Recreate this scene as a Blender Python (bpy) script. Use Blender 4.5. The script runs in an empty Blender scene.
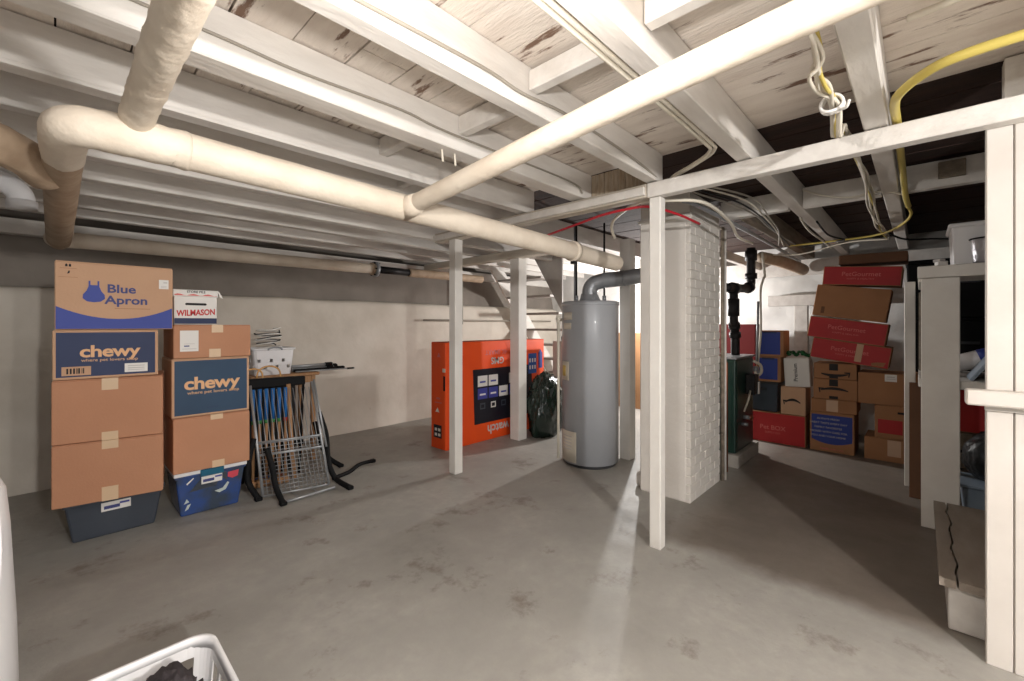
import bpy, bmesh, math, random
from mathutils import Vector, Matrix, noise
R = math.radians
scn = bpy.context.scene
COL = scn.collection
random.seed(7)

# ------------------------------------------------------------------ materials
def lin(c):
    c = c / 255.0
    return c / 12.92 if c <= 0.04045 else ((c + 0.055) / 1.055) ** 2.4
def rgb(r, g, b): return (lin(r), lin(g), lin(b), 1.0)

def mat(name, col, rough=.6, col2=None, scale=6.0, amt=.5, bump=0.0, bscale=40.0, metal=0.0,
        peel=None, pscale=5.0, pth=.62, stretch=(1, 1, 1), spec=.4, detail=6.0, trans=0.0, coat=0.0):
    m = bpy.data.materials.new(name); m.use_nodes = True
    nt = m.node_tree; N = nt.nodes; L = nt.links
    b = N['Principled BSDF']
    b.inputs['Roughness'].default_value = rough
    b.inputs['Metallic'].default_value = metal
    b.inputs['Specular IOR Level'].default_value = spec
    if coat: b.inputs['Coat Weight'].default_value = coat
    if trans:
        b.inputs['Transmission Weight'].default_value = trans
    b.inputs['Base Color'].default_value = col
    if col2 is None and not bump and peel is None: return m
    geo = N.new('ShaderNodeNewGeometry')
    mp = N.new('ShaderNodeMapping'); mp.inputs['Scale'].default_value = stretch
    L.new(geo.outputs['Position'], mp.inputs['Vector'])
    last = None
    if col2 is not None:
        n = N.new('ShaderNodeTexNoise'); n.inputs['Scale'].default_value = scale; n.inputs['Detail'].default_value = detail
        L.new(mp.outputs['Vector'], n.inputs['Vector'])
        r = N.new('ShaderNodeValToRGB')
        r.color_ramp.elements[0].position = .5 - amt * .35; r.color_ramp.elements[1].position = .5 + amt * .35
        r.color_ramp.elements[0].color = col2; r.color_ramp.elements[1].color = col
        L.new(n.outputs['Fac'], r.inputs['Fac'])
        last = r.outputs['Color']
    if peel is not None:
        n2 = N.new('ShaderNodeTexNoise'); n2.inputs['Scale'].default_value = pscale; n2.inputs['Detail'].default_value = 9
        n2.inputs['Roughness'].default_value = .65
        L.new(mp.outputs['Vector'], n2.inputs['Vector'])
        r2 = N.new('ShaderNodeValToRGB')
        r2.color_ramp.elements[0].position = pth; r2.color_ramp.elements[1].position = pth + .05
        L.new(n2.outputs['Fac'], r2.inputs['Fac'])
        mx = N.new('ShaderNodeMixRGB')
        L.new(r2.outputs['Color'], mx.inputs['Fac'])
        if last is not None: L.new(last, mx.inputs['Color1'])
        else: mx.inputs['Color1'].default_value = col
        mx.inputs['Color2'].default_value = peel
        last = mx.outputs['Color']
    if last is not None: L.new(last, b.inputs['Base Color'])
    if bump:
        n3 = N.new('ShaderNodeTexNoise'); n3.inputs['Scale'].default_value = bscale; n3.inputs['Detail'].default_value = 8
        L.new(mp.outputs['Vector'], n3.inputs['Vector'])
        bp = N.new('ShaderNodeBump'); bp.inputs['Strength'].default_value = bump; bp.inputs['Distance'].default_value = .01
        L.new(n3.outputs['Fac'], bp.inputs['Height']); L.new(bp.outputs['Normal'], b.inputs['Normal'])
    return m

M = {}
M['paint'] = mat('white_painted_wood', rgb(226, 221, 214), .55, rgb(203, 196, 188), 7, .8, .25, 25, peel=rgb(150, 128, 110), pscale=6, pth=.73, stretch=(.5, 2, 2))
M['shadegrey'] = mat('shade_grey_paint', rgb(176, 170, 164), .6, rgb(150, 144, 138), 5, .8, .2, 30)  # shade put into the colour of the stair treads and side panel
M['paint_clean'] = mat('white_gloss_wood', rgb(229, 225, 218), .45, rgb(214, 208, 200), 5, .8, .12, 30)
M['deck'] = mat('peeling_white_boards', rgb(232, 223, 212), .75, rgb(204, 190, 178), 5, .9, .5, 30, peel=rgb(118, 92, 76), pscale=3.4, pth=.575, stretch=(3, .6, 1))
M['beadboard'] = mat('white_bead_board', rgb(212, 205, 197), .5, rgb(198, 190, 181), 5, .8, .12, 30)
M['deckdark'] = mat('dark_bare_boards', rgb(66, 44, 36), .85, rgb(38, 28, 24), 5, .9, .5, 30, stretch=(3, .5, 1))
M['gapdark'] = mat('dark_subfloor', rgb(30, 22, 18), .9)
M['palebeam'] = mat('pale_beam_wood', rgb(206, 197, 183), .75, rgb(170, 158, 142), 7, .9, .4, 30, stretch=(3, .4, 3))
M['oldwood'] = mat('weathered_wood', rgb(150, 138, 122), .8, rgb(100, 88, 76), 9, .9, .4, 40, stretch=(.4, 3, 3))
M['peelboard'] = mat('flaking_boards', rgb(205, 192, 172), .8, rgb(150, 128, 104), 14, .8, .5, 40, stretch=(1, 3, .6))
M['wrap'] = mat('canvas_pipe_wrap', rgb(226, 214, 197), .6, rgb(208, 193, 174), 6, .8, .35, 35)
M['wrapold'] = mat('stained_pipe_wrap', rgb(190, 168, 144), .65, rgb(150, 126, 102), 8, .9, .4, 30)
M['iron'] = mat('black_iron', rgb(46, 44, 45), .5, rgb(34, 32, 32), 20, .8, .3, 60, metal=.5)
M['galv'] = mat('galvanized_steel', rgb(160, 162, 164), .38, rgb(132, 134, 138), 9, .9, .1, 60, metal=.3)
M['tank'] = mat('grey_enamel', rgb(170, 172, 176), .35, rgb(162, 164, 168), 2, .5, coat=.2)
M['tankdark'] = mat('dark_enamel', rgb(60, 60, 62), .5)
M['copper'] = mat('copper_pipe', rgb(150, 92, 66), .4, metal=.8)
M['card'] = mat('brown_cardboard', rgb(192, 140, 108), .8, rgb(182, 130, 99), 3, .7, .1, 90)
M['card2'] = mat('kraft_cardboard', rgb(202, 162, 130), .8, rgb(192, 152, 122), 3, .7, .1, 90)
M['card3'] = mat('dull_cardboard', rgb(172, 124, 88), .85, rgb(158, 112, 78), 4, .7, .1, 90)
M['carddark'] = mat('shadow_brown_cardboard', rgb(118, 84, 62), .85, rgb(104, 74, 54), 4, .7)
M['tape'] = mat('packing_tape', rgb(214, 184, 150), .35, spec=.5)
M['cleartape'] = mat('glossy_tape', rgb(206, 170, 140), .12, spec=.8)
M['white'] = mat('white_paper', rgb(228, 224, 218), .6)
M['offwhite'] = mat('printed_grey', rgb(196, 190, 186), .7)
M['navy'] = mat('navy_ink', rgb(44, 56, 92), .6, rgb(38, 49, 82), 4, .7)
M['teal'] = mat('slate_blue_ink', rgb(46, 72, 98), .6, rgb(40, 63, 88), 4, .7)
M['apron'] = mat('cobalt_ink', rgb(58, 72, 150), .6)
M['letterblue'] = mat('letter_blue_ink', rgb(62, 68, 122), .6)
M['kraftink'] = mat('kraft_lettering', rgb(226, 178, 134), .7)
M['blackink'] = mat('black_ink', rgb(34, 30, 30), .7)
M['redink'] = mat('red_ink', rgb(196, 42, 44), .6)
M['red'] = mat('red_print', rgb(186, 40, 42), .55, rgb(170, 34, 38), 4, .7)
M['maroon'] = mat('dark_maroon_paint', rgb(112, 30, 32), .6)
M['redlight'] = mat('pink_lettering', rgb(214, 112, 106), .6)
M['bluebox'] = mat('royal_blue_print', rgb(44, 62, 140), .55)
M['orange'] = mat('orange_print', rgb(238, 84, 26), .5, rgb(230, 76, 22), 3, .6)
M['orangedark'] = mat('rust_print', rgb(170, 74, 40), .6)
M['screen'] = mat('navy_screen_print', rgb(26, 26, 36), .4)
M['violet'] = mat('violet_print', rgb(66, 70, 150), .5)
M['tv_green'] = mat('blue_logo_print', rgb(30, 82, 160), .5)
M['bin'] = mat('smoked_plastic', rgb(68, 74, 84), .3, rgb(58, 64, 74), 5, .8, spec=.6)
M['binlid'] = mat('dark_lid', rgb(54, 56, 60), .4)
M['binblue'] = mat('clear_blue_plastic', rgb(52, 78, 136), .25, rgb(60, 72, 88), 7, .35, spec=.6)
M['binteal'] = mat('teal_latch', rgb(22, 96, 124), .35)
M['gull'] = mat('pale_contents', rgb(196, 206, 200), .5)
M['rose'] = mat('rose_contents', rgb(206, 74, 88), .5)
M['wplastic'] = mat('white_plastic', rgb(232, 230, 230), .35, spec=.5)
M['wire'] = mat('grey_steel_wire', rgb(164, 166, 168), .4, metal=.5)
M['black'] = mat('black_plastic', rgb(15, 15, 16), .7, spec=.2)
M['blackbag'] = mat('black_bag', rgb(28, 30, 32), .45, bump=.5, bscale=15)
M['greenbag'] = mat('dark_green_film', rgb(24, 46, 36), .22, rgb(16, 32, 26), 8, .8, .5, 18, spec=.7)
M['wood'] = mat('varnished_wood', rgb(186, 146, 106), .5, rgb(156, 112, 76), 12, .8, stretch=(3, 3, .6))
M['tan'] = mat('tan_hoop', rgb(200, 154, 96), .45)
M['mblue'] = mat('blue_grip', rgb(40, 110, 180), .5)
M['mgreen'] = mat('green_band', rgb(70, 140, 80), .5)
M['mred'] = mat('red_band', rgb(180, 60, 50), .5)
M['boiler'] = mat('bottle_green_enamel', rgb(20, 58, 48), .35, rgb(15, 46, 38), 4, .7, spec=.5)
M['concrete'] = mat('pale_concrete', rgb(170, 164, 156), .8, rgb(140, 134, 126), 8, .9, .3, 30)
M['stepwood'] = mat('grey_step_boards', rgb(158, 146, 134), .7, rgb(128, 116, 104), 7, .9, .3, 40, stretch=(.5, 2, 2))
M['foundation'] = mat('limewashed_wall', rgb(216, 208, 196), .85, rgb(188, 178, 164), 2.4, .9, .55, 9, peel=rgb(166, 146, 124), pscale=2.2, pth=.68)
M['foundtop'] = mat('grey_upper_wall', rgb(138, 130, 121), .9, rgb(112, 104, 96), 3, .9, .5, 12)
M['stonewhite'] = mat('white_stone_wall', rgb(226, 224, 220), .85, rgb(206, 203, 198), 4, .8, .9, 7, peel=rgb(150, 146, 142), pscale=4, pth=.70)
M['brick'] = mat('white_painted_brick', rgb(222, 216, 208), .7, rgb(202, 195, 186), 7, .8, .5, 35, peel=rgb(150, 138, 126), pscale=9, pth=.71)
M['plaster'] = mat('white_painted_render', rgb(226, 220, 212), .7, rgb(210, 203, 194), 3, .8, .4, 18, peel=rgb(170, 158, 146), pscale=5, pth=.74)
M['mortar'] = mat('white_painted_mortar', rgb(206, 199, 190), .85, bump=.4, bscale=40)
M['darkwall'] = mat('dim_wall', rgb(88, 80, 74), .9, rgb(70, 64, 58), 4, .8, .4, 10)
M['cable'] = mat('white_cable', rgb(214, 206, 190), .5)
M['greycable'] = mat('dusty_cable', rgb(150, 142, 130), .6)
M['yellow'] = mat('yellow_hose', rgb(206, 186, 98), .4)
M['redpex'] = mat('red_tubing', rgb(190, 40, 52), .35)
M['cloth'] = mat('charcoal_cloth', rgb(72, 66, 68), .9, rgb(58, 52, 54), 12, .8, .5, 60)
M['brownboard'] = mat('brown_board', rgb(150, 112, 78), .7, rgb(132, 96, 64), 6, .8)
M['bluegrey'] = mat('blue_grey_plastic', rgb(132, 146, 160), .35)
M['silver'] = mat('crinkled_foil', rgb(176, 174, 178), .3, rgb(150, 148, 152), 30, .8, .6, 40, metal=.5)
M['garland'] = mat('green_tinsel', rgb(32, 120, 60), .4, rgb(18, 60, 40), 40, .8)
M['sticker'] = mat('cream_sticker', rgb(214, 206, 190), .5)
M['yellowtag'] = mat('yellow_tag', rgb(206, 178, 96), .5)
M['pale'] = mat('pale_carton', rgb(206, 192, 182), .7)

def floor_material():
    m = bpy.data.materials.new('stained_concrete_floor'); m.use_nodes = True
    nt = m.node_tree; N = nt.nodes; L = nt.links; b = N['Principled BSDF']
    geo = N.new('ShaderNodeNewGeometry')
    def nz(scale, detail=8, rough=.6):
        n = N.new('ShaderNodeTexNoise'); n.inputs['Scale'].default_value = scale; n.inputs['Detail'].default_value = detail
        n.inputs['Roughness'].default_value = rough; L.new(geo.outputs['Position'], n.inputs['Vector']); return n
    def ramp(src, p0, p1, c0=(0, 0, 0, 1), c1=(1, 1, 1, 1)):
        r = N.new('ShaderNodeValToRGB'); r.color_ramp.elements[0].position = p0; r.color_ramp.elements[1].position = p1
        r.color_ramp.elements[0].color = c0; r.color_ramp.elements[1].color = c1; L.new(src, r.inputs['Fac']); return r
    def mix(f, a, c):
        x = N.new('ShaderNodeMixRGB')
        L.new(f, x.inputs['Fac'])
        for k, v in (('Color1', a), ('Color2', c)):
            if isinstance(v, tuple): x.inputs[k].default_value = v
            else: L.new(v, x.inputs[k])
        return x.outputs['Color']
    base = ramp(nz(1.6).outputs['Fac'], .3, .7, rgb(144, 141, 134), rgb(176, 172, 164)).outputs['Color']
    fine = ramp(nz(14).outputs['Fac'], .35, .75)
    base = mix(fine.outputs['Color'], base, rgb(156, 152, 146))
    # dirt blotches
    st = ramp(nz(2.3, 10, .7).outputs['Fac'], .57, .66)
    dm = N.new('ShaderNodeMath'); dm.operation = 'MULTIPLY'; dm.inputs[1].default_value = .62; L.new(st.outputs['Color'], dm.inputs[0])
    base = mix(dm.outputs[0], base, rgb(106, 94, 82))
    # the older browner pour beyond the post line, shade there painted in too
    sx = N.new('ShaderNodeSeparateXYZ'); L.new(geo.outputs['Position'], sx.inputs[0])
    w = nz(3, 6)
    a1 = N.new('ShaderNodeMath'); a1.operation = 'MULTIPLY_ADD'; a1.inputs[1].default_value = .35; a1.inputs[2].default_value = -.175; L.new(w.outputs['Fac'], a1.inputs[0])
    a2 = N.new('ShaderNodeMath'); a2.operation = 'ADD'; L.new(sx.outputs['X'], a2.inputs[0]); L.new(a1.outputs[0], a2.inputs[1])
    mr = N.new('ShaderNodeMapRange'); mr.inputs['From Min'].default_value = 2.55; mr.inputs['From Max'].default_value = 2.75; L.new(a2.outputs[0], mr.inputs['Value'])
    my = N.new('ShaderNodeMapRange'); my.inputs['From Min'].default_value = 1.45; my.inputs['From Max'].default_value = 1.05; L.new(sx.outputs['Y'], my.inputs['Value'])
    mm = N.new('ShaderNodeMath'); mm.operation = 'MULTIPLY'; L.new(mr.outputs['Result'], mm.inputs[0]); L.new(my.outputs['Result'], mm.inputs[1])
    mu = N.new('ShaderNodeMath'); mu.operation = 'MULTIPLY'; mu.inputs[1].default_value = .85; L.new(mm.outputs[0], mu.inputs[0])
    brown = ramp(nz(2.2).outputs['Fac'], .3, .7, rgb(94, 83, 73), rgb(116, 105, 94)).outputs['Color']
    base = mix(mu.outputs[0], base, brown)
    L.new(base, b.inputs['Base Color'])
    b.inputs['Specular IOR Level'].default_value = .35
    rr = ramp(nz(5).outputs['Fac'], .3, .7, (.42, .42, .42, 1), (.62, .62, .62, 1)); L.new(rr.outputs['Color'], b.inputs['Roughness'])
    bp = N.new('ShaderNodeBump'); bp.inputs['Strength'].default_value = .25; bp.inputs['Distance'].default_value = .01
    L.new(nz(22).outputs['Fac'], bp.inputs['Height']); L.new(bp.outputs['Normal'], b.inputs['Normal'])
    return m
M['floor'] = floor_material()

# ------------------------------------------------------------------ mesh builder
def text_mesh(s, size, bold, ext, shear=0.0, spacing=1.0):
    cu = bpy.data.curves.new('lettering', 'FONT'); cu.body = s; cu.size = size; cu.align_x = 'CENTER'; cu.align_y = 'CENTER'
    cu.offset = bold * size; cu.extrude = ext; cu.resolution_u = 3; cu.shear = shear; cu.space_character = spacing
    o = bpy.data.objects.new('lettering', cu); COL.objects.link(o)
    dg = bpy.context.evaluated_depsgraph_get(); dg.update()
    me = bpy.data.meshes.new_from_object(o.evaluated_get(dg))
    V = [v.co.copy() for v in me.vertices]; F = [tuple(p.vertices) for p in me.polygons]
    bpy.data.objects.remove(o); bpy.data.curves.remove(cu); bpy.data.meshes.remove(me)
    return V, F

class MB:
    def __init__(s): s.bm = bmesh.new(); s.mats = []
    def mi(s, m):
        if m not in s.mats: s.mats.append(m)
        return s.mats.index(m)
    def raw(s, V, F, m, smooth=False):
        i = s.mi(m); vs = [s.bm.verts.new(v) for v in V]
        for f in F:
            if len(set(f)) < 3: continue
            try:
                fc = s.bm.faces.new([vs[k] for k in f]); fc.material_index = i; fc.smooth = smooth
            except ValueError: pass
        return s
    def box(s, c, size, m, rot=None, bev=0.0, taper=1.0, segs=1):
        b = bmesh.new(); bmesh.ops.create_cube(b, size=1.0)
        for v in b.verts:
            k = taper if v.co.z < 0 else 1.0
            v.co = Vector((v.co.x * size[0] * k, v.co.y * size[1] * k, v.co.z * size[2]))
        if bev: bmesh.ops.bevel(b, geom=list(b.edges), offset=bev, segments=segs, affect='EDGES', profile=.5)
        mt = Matrix.Translation(c)
        if rot is not None: mt = mt @ (rot if isinstance(rot, Matrix) else Matrix.Rotation(rot, 4, 'Z'))
        b.verts.index_update()
        s.raw([mt @ v.co for v in b.verts], [tuple(v.index for v in f.verts) for f in b.faces], m); b.free(); return s
    def mm(s, a, b, m, bev=0.0):
        c = [(a[i] + b[i]) / 2 for i in range(3)]; z = [abs(b[i] - a[i]) for i in range(3)]
        return s.box(c, z, m, None, bev)
    def beam(s, p0, p1, w, h, m, bev=0.0, up=(0, 0, 1)):
        p0 = Vector(p0); p1 = Vector(p1); d = p1 - p0; x = d.normalized(); u = Vector(up)
        if abs(x.dot(u)) > .98: u = Vector((1, 0, 0))
        y = u.cross(x).normalized(); z = x.cross(y)
        mt = Matrix((x, y, z)).transposed().to_4x4()
        return s.box((p0 + p1) / 2, (d.length, w, h), m, mt, bev)
    def tube(s, pts, r, m, n=10, cap=True, closed=False, fn=None):
        P = [Vector(p) for p in pts]; k = len(P)
        rad = r if isinstance(r, (list, tuple)) else [r] * k
        V = []; up = None
        for i in range(k):
            a = P[i - 1] if (i > 0 or closed) else P[i]; b = P[(i + 1) % k] if (i < k - 1 or closed) else P[i]
            t = (b - a).normalized()
            if up is None:
                up = Vector((0, 0, 1)) if abs(t.z) < .9 else Vector((1, 0, 0))
            x = up - t * up.dot(t)
            if x.length < 1e-5: x = t.orthogonal()
            x.normalize(); up = x; y = t.cross(x)
            for j in range(n):
                an = 2 * math.pi * j / n; q = rad[i]
                if fn: q *= fn(i / max(1, k - 1), an, i)
                V.append(P[i] + x * math.cos(an) * q + y * math.sin(an) * q)
        F = []
        for i in range(k if closed else k - 1):
            for j in range(n):
                a = i * n + j; b = i * n + (j + 1) % n; c = ((i + 1) % k) * n + (j + 1) % n; d = ((i + 1) % k) * n + j
                F.append((a, b, c, d))
        if cap and not closed:
            F.append(tuple(range(n - 1, -1, -1))); F.append(tuple(range((k - 1) * n, k * n)))
        return s.raw(V, F, m, True)
    def lathe(s, prof, c, m, n=32, sx=1, sy=1, cap=True, smooth=True):
        c = Vector(c); V = []
        for r, z in prof:
            for j in range(n):
                a = 2 * math.pi * j / n; V.append(c + Vector((r * math.cos(a) * sx, r * math.sin(a) * sy, z)))
        F = []
        for i in range(len(prof) - 1):
            for j in range(n): F.append((i * n + j, i * n + (j + 1) % n, (i + 1) * n + (j + 1) % n, (i + 1) * n + j))
        if cap: F.append(tuple(range(n - 1, -1, -1))); F.append(tuple(range((len(prof) - 1) * n, len(prof) * n)))
        return s.raw(V, F, m, smooth)
    def prism(s, pts, o, u, v, th, m):
        o = Vector(o); u = Vector(u); v = Vector(v); n = u.cross(v).normalized()
        A = [o + u * p[0] + v * p[1] for p in pts]; k = len(A)
        V = A + [p + n * th for p in A]
        F = [tuple(range(k - 1, -1, -1)), tuple(range(k, 2 * k))] + [(i, (i + 1) % k, k + (i + 1) % k, k + i) for i in range(k)]
        return s.raw(V, F, m)
    def text(s, t, size, o, u, v, m, bold=.01, ext=.0008, shear=0, sx=1.0, spacing=1.0):
        V, F = text_mesh(t, size, bold, ext, shear, spacing)
        o = Vector(o); u = Vector(u); v = Vector(v); n = u.cross(v).normalized()
        return s.raw([o + u * p.x * sx + v * p.y + n * p.z for p in V], F, m)
    def build(s, name, parent=None, origin=None):
        bm = s.bm
        bmesh.ops.recalc_face_normals(bm, faces=list(bm.faces))
        if parent is None and origin is None and bm.verts:
            xs = [v.co.x for v in bm.verts]; ys = [v.co.y for v in bm.verts]; zs = [v.co.z for v in bm.verts]
            origin = Vector(((min(xs) + max(xs)) / 2, (min(ys) + max(ys)) / 2, min(zs)))
        me = bpy.data.meshes.new(name)
        if origin is not None and parent is None:
            for v in bm.verts: v.co -= Vector(origin)
        bm.to_mesh(me); bm.free()
        for m in s.mats: me.materials.append(M[m])
        o = bpy.data.objects.new(name, me); COL.objects.link(o)
        if parent is not None: o.parent = parent
        elif origin is not None: o.location = origin
        return o

def tag(o, label, cat, group=None):
    o['label'] = label; o['category'] = cat
    if group: o['group'] = group
    return o
def thing(name, label, cat, loc=(0, 0, 0), rz=0, group=None, tilt=0):
    o = bpy.data.objects.new(name, None); COL.objects.link(o); o.empty_display_size = .1
    o.location = loc; o.rotation_euler = (0, tilt, rz); return tag(o, label, cat, group)
def struct(mb, name):
    o = mb.build(name); o['kind'] = 'structure'; return o
def sub(o, mb, name, label=None):
    c = mb.build(name, o)
    if label: c['label'] = label
    return c
def smooth_path(pts, k=6):
    P = [Vector(p) for p in pts]; out = []
    for i in range(len(P) - 1):
        a = P[max(0, i - 1)]; b = P[i]; c = P[i + 1]; d = P[min(len(P) - 1, i + 2)]
        for j in range(k):
            t = j / k
            out.append(.5 * ((2 * b) + (c - a) * t + (2 * a - 5 * b + 4 * c - d) * t * t + (3 * b - a - 3 * c + d) * t ** 3))
    out.append(P[-1]); return out
def cable(name, label, cat, pts, r, m, group=None, k=6, n=8):
    return tag(MB().tube(smooth_path(pts, k), r, m, n).build(name), label, cat, group)

# ------------------------------------------------------------------ room shell
XN, XF, YR, YL, ZC = -2.6, 6.8, -2.3, 5.2, 2.40
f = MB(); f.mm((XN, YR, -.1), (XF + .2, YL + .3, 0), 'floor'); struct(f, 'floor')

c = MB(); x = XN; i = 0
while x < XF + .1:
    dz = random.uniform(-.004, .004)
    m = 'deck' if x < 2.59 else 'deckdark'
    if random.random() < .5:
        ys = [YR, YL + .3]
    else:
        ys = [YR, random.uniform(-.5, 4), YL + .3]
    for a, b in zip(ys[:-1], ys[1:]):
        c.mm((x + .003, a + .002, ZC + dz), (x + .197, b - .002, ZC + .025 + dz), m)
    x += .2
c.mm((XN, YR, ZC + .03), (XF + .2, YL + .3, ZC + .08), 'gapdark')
struct(c, 'ceiling')

# left foundation wall: thick limewashed lower part with rounded ledge, upper part set back
w = MB()
nx, nz = 120, 26
V = []; F = []
zs = [0.0 + 1.58 * k / 18 for k in range(19)] + [1.615, 1.64, 1.655, 1.66, 1.66]
offs = [0.0] * 19 + [.006, .02, .045, .075, .14]
for i in range(nx + 1):
    X = XN + (XF - XN + .2) * i / nx
    for z, o in zip(zs, offs):
        q = .022 * noise.noise(Vector((X * 1.7, z * 1.9, 3.1))) + .012 * noise.noise(Vector((X * 5, z * 6, 9)))
        if z < .15: q -= .03 * (1 - z / .15) * (0.6 + .5 * noise.noise(Vector((X * 3, 2, 1))))
        zz = z + (.012 * noise.noise(Vector((X * 2, 5, 7))) if z > 1.5 else 0)
        V.append((X, YL + .02 + o + q, zz))
k = len(zs)
for i in range(nx):
    for j in range(k - 1): F.append((i * k + j, (i + 1) * k + j, (i + 1) * k + j + 1, i * k + j + 1))
w.raw(V, F, 'foundation', True)
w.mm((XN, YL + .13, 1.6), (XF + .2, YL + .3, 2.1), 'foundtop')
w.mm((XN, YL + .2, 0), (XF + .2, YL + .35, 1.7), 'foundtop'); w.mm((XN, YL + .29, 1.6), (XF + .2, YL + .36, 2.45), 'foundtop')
struct(w, 'wall_left')
t = MB(); t.mm((XN, YL + .03, 2.08), (XF, YL + .3, 2.2), 'paint', .004); struct(t, 'trim_1')

w = MB(); V = []; F = []
ny, nzz = 90, 40
for i in range(ny + 1):
    Y = YR + (YL - YR + .3) * i / ny
    for j in range(nzz + 1):
        Z = 2.4 * j / nzz
        q = .05 * noise.noise(Vector((Y * 2.4, Z * 3.0, 1.3))) + .025 * noise.noise(Vector((Y * 7, Z * 8, 4)))
        V.append((XF + q, Y, Z))
for i in range(ny):
    for j in range(nzz):
        a = i * (nzz + 1) + j; F.append((a, a + 1, a + nzz + 2, a + nzz + 1))
w.raw(V, F, 'stonewhite', True); w.mm((XF + .1, YR, 0), (XF + .25, YL + .3, 2.4), 'stonewhite')
struct(w, 'wall_back')
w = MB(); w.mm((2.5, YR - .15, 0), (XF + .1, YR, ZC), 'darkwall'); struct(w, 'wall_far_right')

w = MB(); w.mm((XN - .2, -.6, 0), (XN, YL + .36, 2.45), 'darkwall'); struct(w, 'wall_near_blocker')  # unseen wall, added to keep world light off the left side

# right partition: bead boards with a cap rail
p = MB()
y = -.19; i = 0
while y > -2.2:
    wd = .075 if i == 0 else .085
    p.mm((2.55, y - wd + .004, .0), (2.585, y, 2.20), 'beadboard', .003); y -= wd; i += 1
p.mm((2.565, -2.25, 0), (2.66, -.195, 2.20), 'beadboard')
for yy in (-.24, -.75, -1.3): p.mm((2.56, yy - .09, 2.2), (2.64, yy, 2.395), 'paint')
struct(p, 'wall_right')
p = MB(); p.mm((2.475, -2.2, 1.035), (2.548, -.13, 1.095), 'beadboard', .006)
p.mm((2.53, -2.2, 1.012), (2.549, -.185, 1.034), 'beadboard', .002); struct(p, 'trim_2')

# ------------------------------------------------------------------ joists
JZ = 2.22
JG = 'ceiling joists'
def joist(y0, y1, x0, x1, label, m='paint', extra=None):
    b = MB(); n = 14
    # slightly wavy sawn timber built from a swept section
    V = []; F = []
    for i in range(n + 1):
        X = x0 + (x1 - x0) * i / n
        q = .004 * noise.noise(Vector((X * 1.1, y0 * 3, 1))); e = .005
        V += [(X, y0 + e, JZ + q), (X, y1 - e, JZ + q), (X, y1, JZ + q + e), (X, y1, ZC - .006), (X, y0, ZC - .006), (X, y0, JZ + q + e)]
    for i in range(n):
        for j in range(6): F.append((i * 6 + j, i * 6 + (j + 1) % 6, (i + 1) * 6 + (j + 1) % 6, (i + 1) * 6 + j))
    F.append((5, 4, 3, 2, 1, 0)); F.append(tuple(n * 6 + j for j in range(6)))
    b.raw(V, F, m)
    if extra: extra(b)
    return tag(b.build('ceiling_joist'), label, 'joist', JG)
joist(.10, .185, XN, 6.72, 'white ceiling joist carrying the tied white cables and yellow hose on its side')
joist(.635, .715, XN, 6.72, 'white ceiling joist with pair of pale cables running along its lower left edge')
joist(1.15, 1.225, XN, 2.56, 'white ceiling joist ending on the thin front post', extra=lambda b: b.mm((XN, 1.225, JZ + .03), (2.56, 1.25, JZ + .1), 'paint', .003))
joist(1.675, 1.785, XN, 2.58, 'wide white ceiling joist with a long dark wire stapled along its face')
joist(2.2, 2.27, XN, 2.58, 'white ceiling joist directly above the long wrapped pipe and behind the near branch', extra=lambda b: b.mm((XN, 2.197, JZ - .004), (2.5, 2.272, JZ + .012), 'paint', .002))
joist(2.62, 2.69, XN, 6.72, 'white ceiling joist just hidden beyond the long wrapped pipe')
joist(3.1, 3.19, XN, 6.72, 'white ceiling joist, second beyond the long wrapped pipe')
joist(3.6, 3.69, XN, 6.72, 'white ceiling joist, third beyond the long wrapped pipe')
joist(4.06, 4.14, XN, 6.72, 'white ceiling joist, fourth beyond the long wrapped pipe')
joist(4.52, 4.59, XN, 6.72, 'narrow white ceiling joist, second from the left wall')
joist(4.93, 5.0, XN, 6.72, 'narrow dim ceiling joist nearest the left wall')
for y0 in (-.42, -.95, -1.5): 
    joist(y0, y0 + .08, XN, 2.5, {-.42: 'white ceiling joist above the partition edge', -.95: 'white ceiling joist right of the partition edge', -1.5: 'white ceiling joist farthest right overhead'}[y0])

def block(a, b, label, m='paint', bev=.004):
    return tag(MB().mm(a, b, m, bev).build('joist_block'), label, 'block', 'blocking between joists')
block((1.31, .718, 2.295), (1.36, 1.147, 2.375), 'white wooden block bridging joists beside the cable pair, left of it')
block((1.27, .188, 2.295), (1.32, .632, 2.375), 'white wooden block bridging joists near the upper right wrapped pipe')
block((1.38, 1.253, 2.30), (1.43, 1.672, 2.39), 'white wooden block bridging joists left of the upper right pipe')
block((1.24, 1.79, 2.30), (1.29, 2.194, 2.39), 'white wooden block above the pipe tee junction')
block((1.62, 2.275, 2.30), (1.67, 2.615, 2.39), 'white wooden block tucked above the long wrapped pipe')
b = MB()
y = 1.255
while y < 1.67:
    b.mm((2.575, y, 2.222), (2.595, y + .05, 2.39), 'peelboard', .003); y += .0525
tag(b.build('flaking_panel'), 'short flaking vertical boards closing the joist bay above the beam', 'panel')

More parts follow.
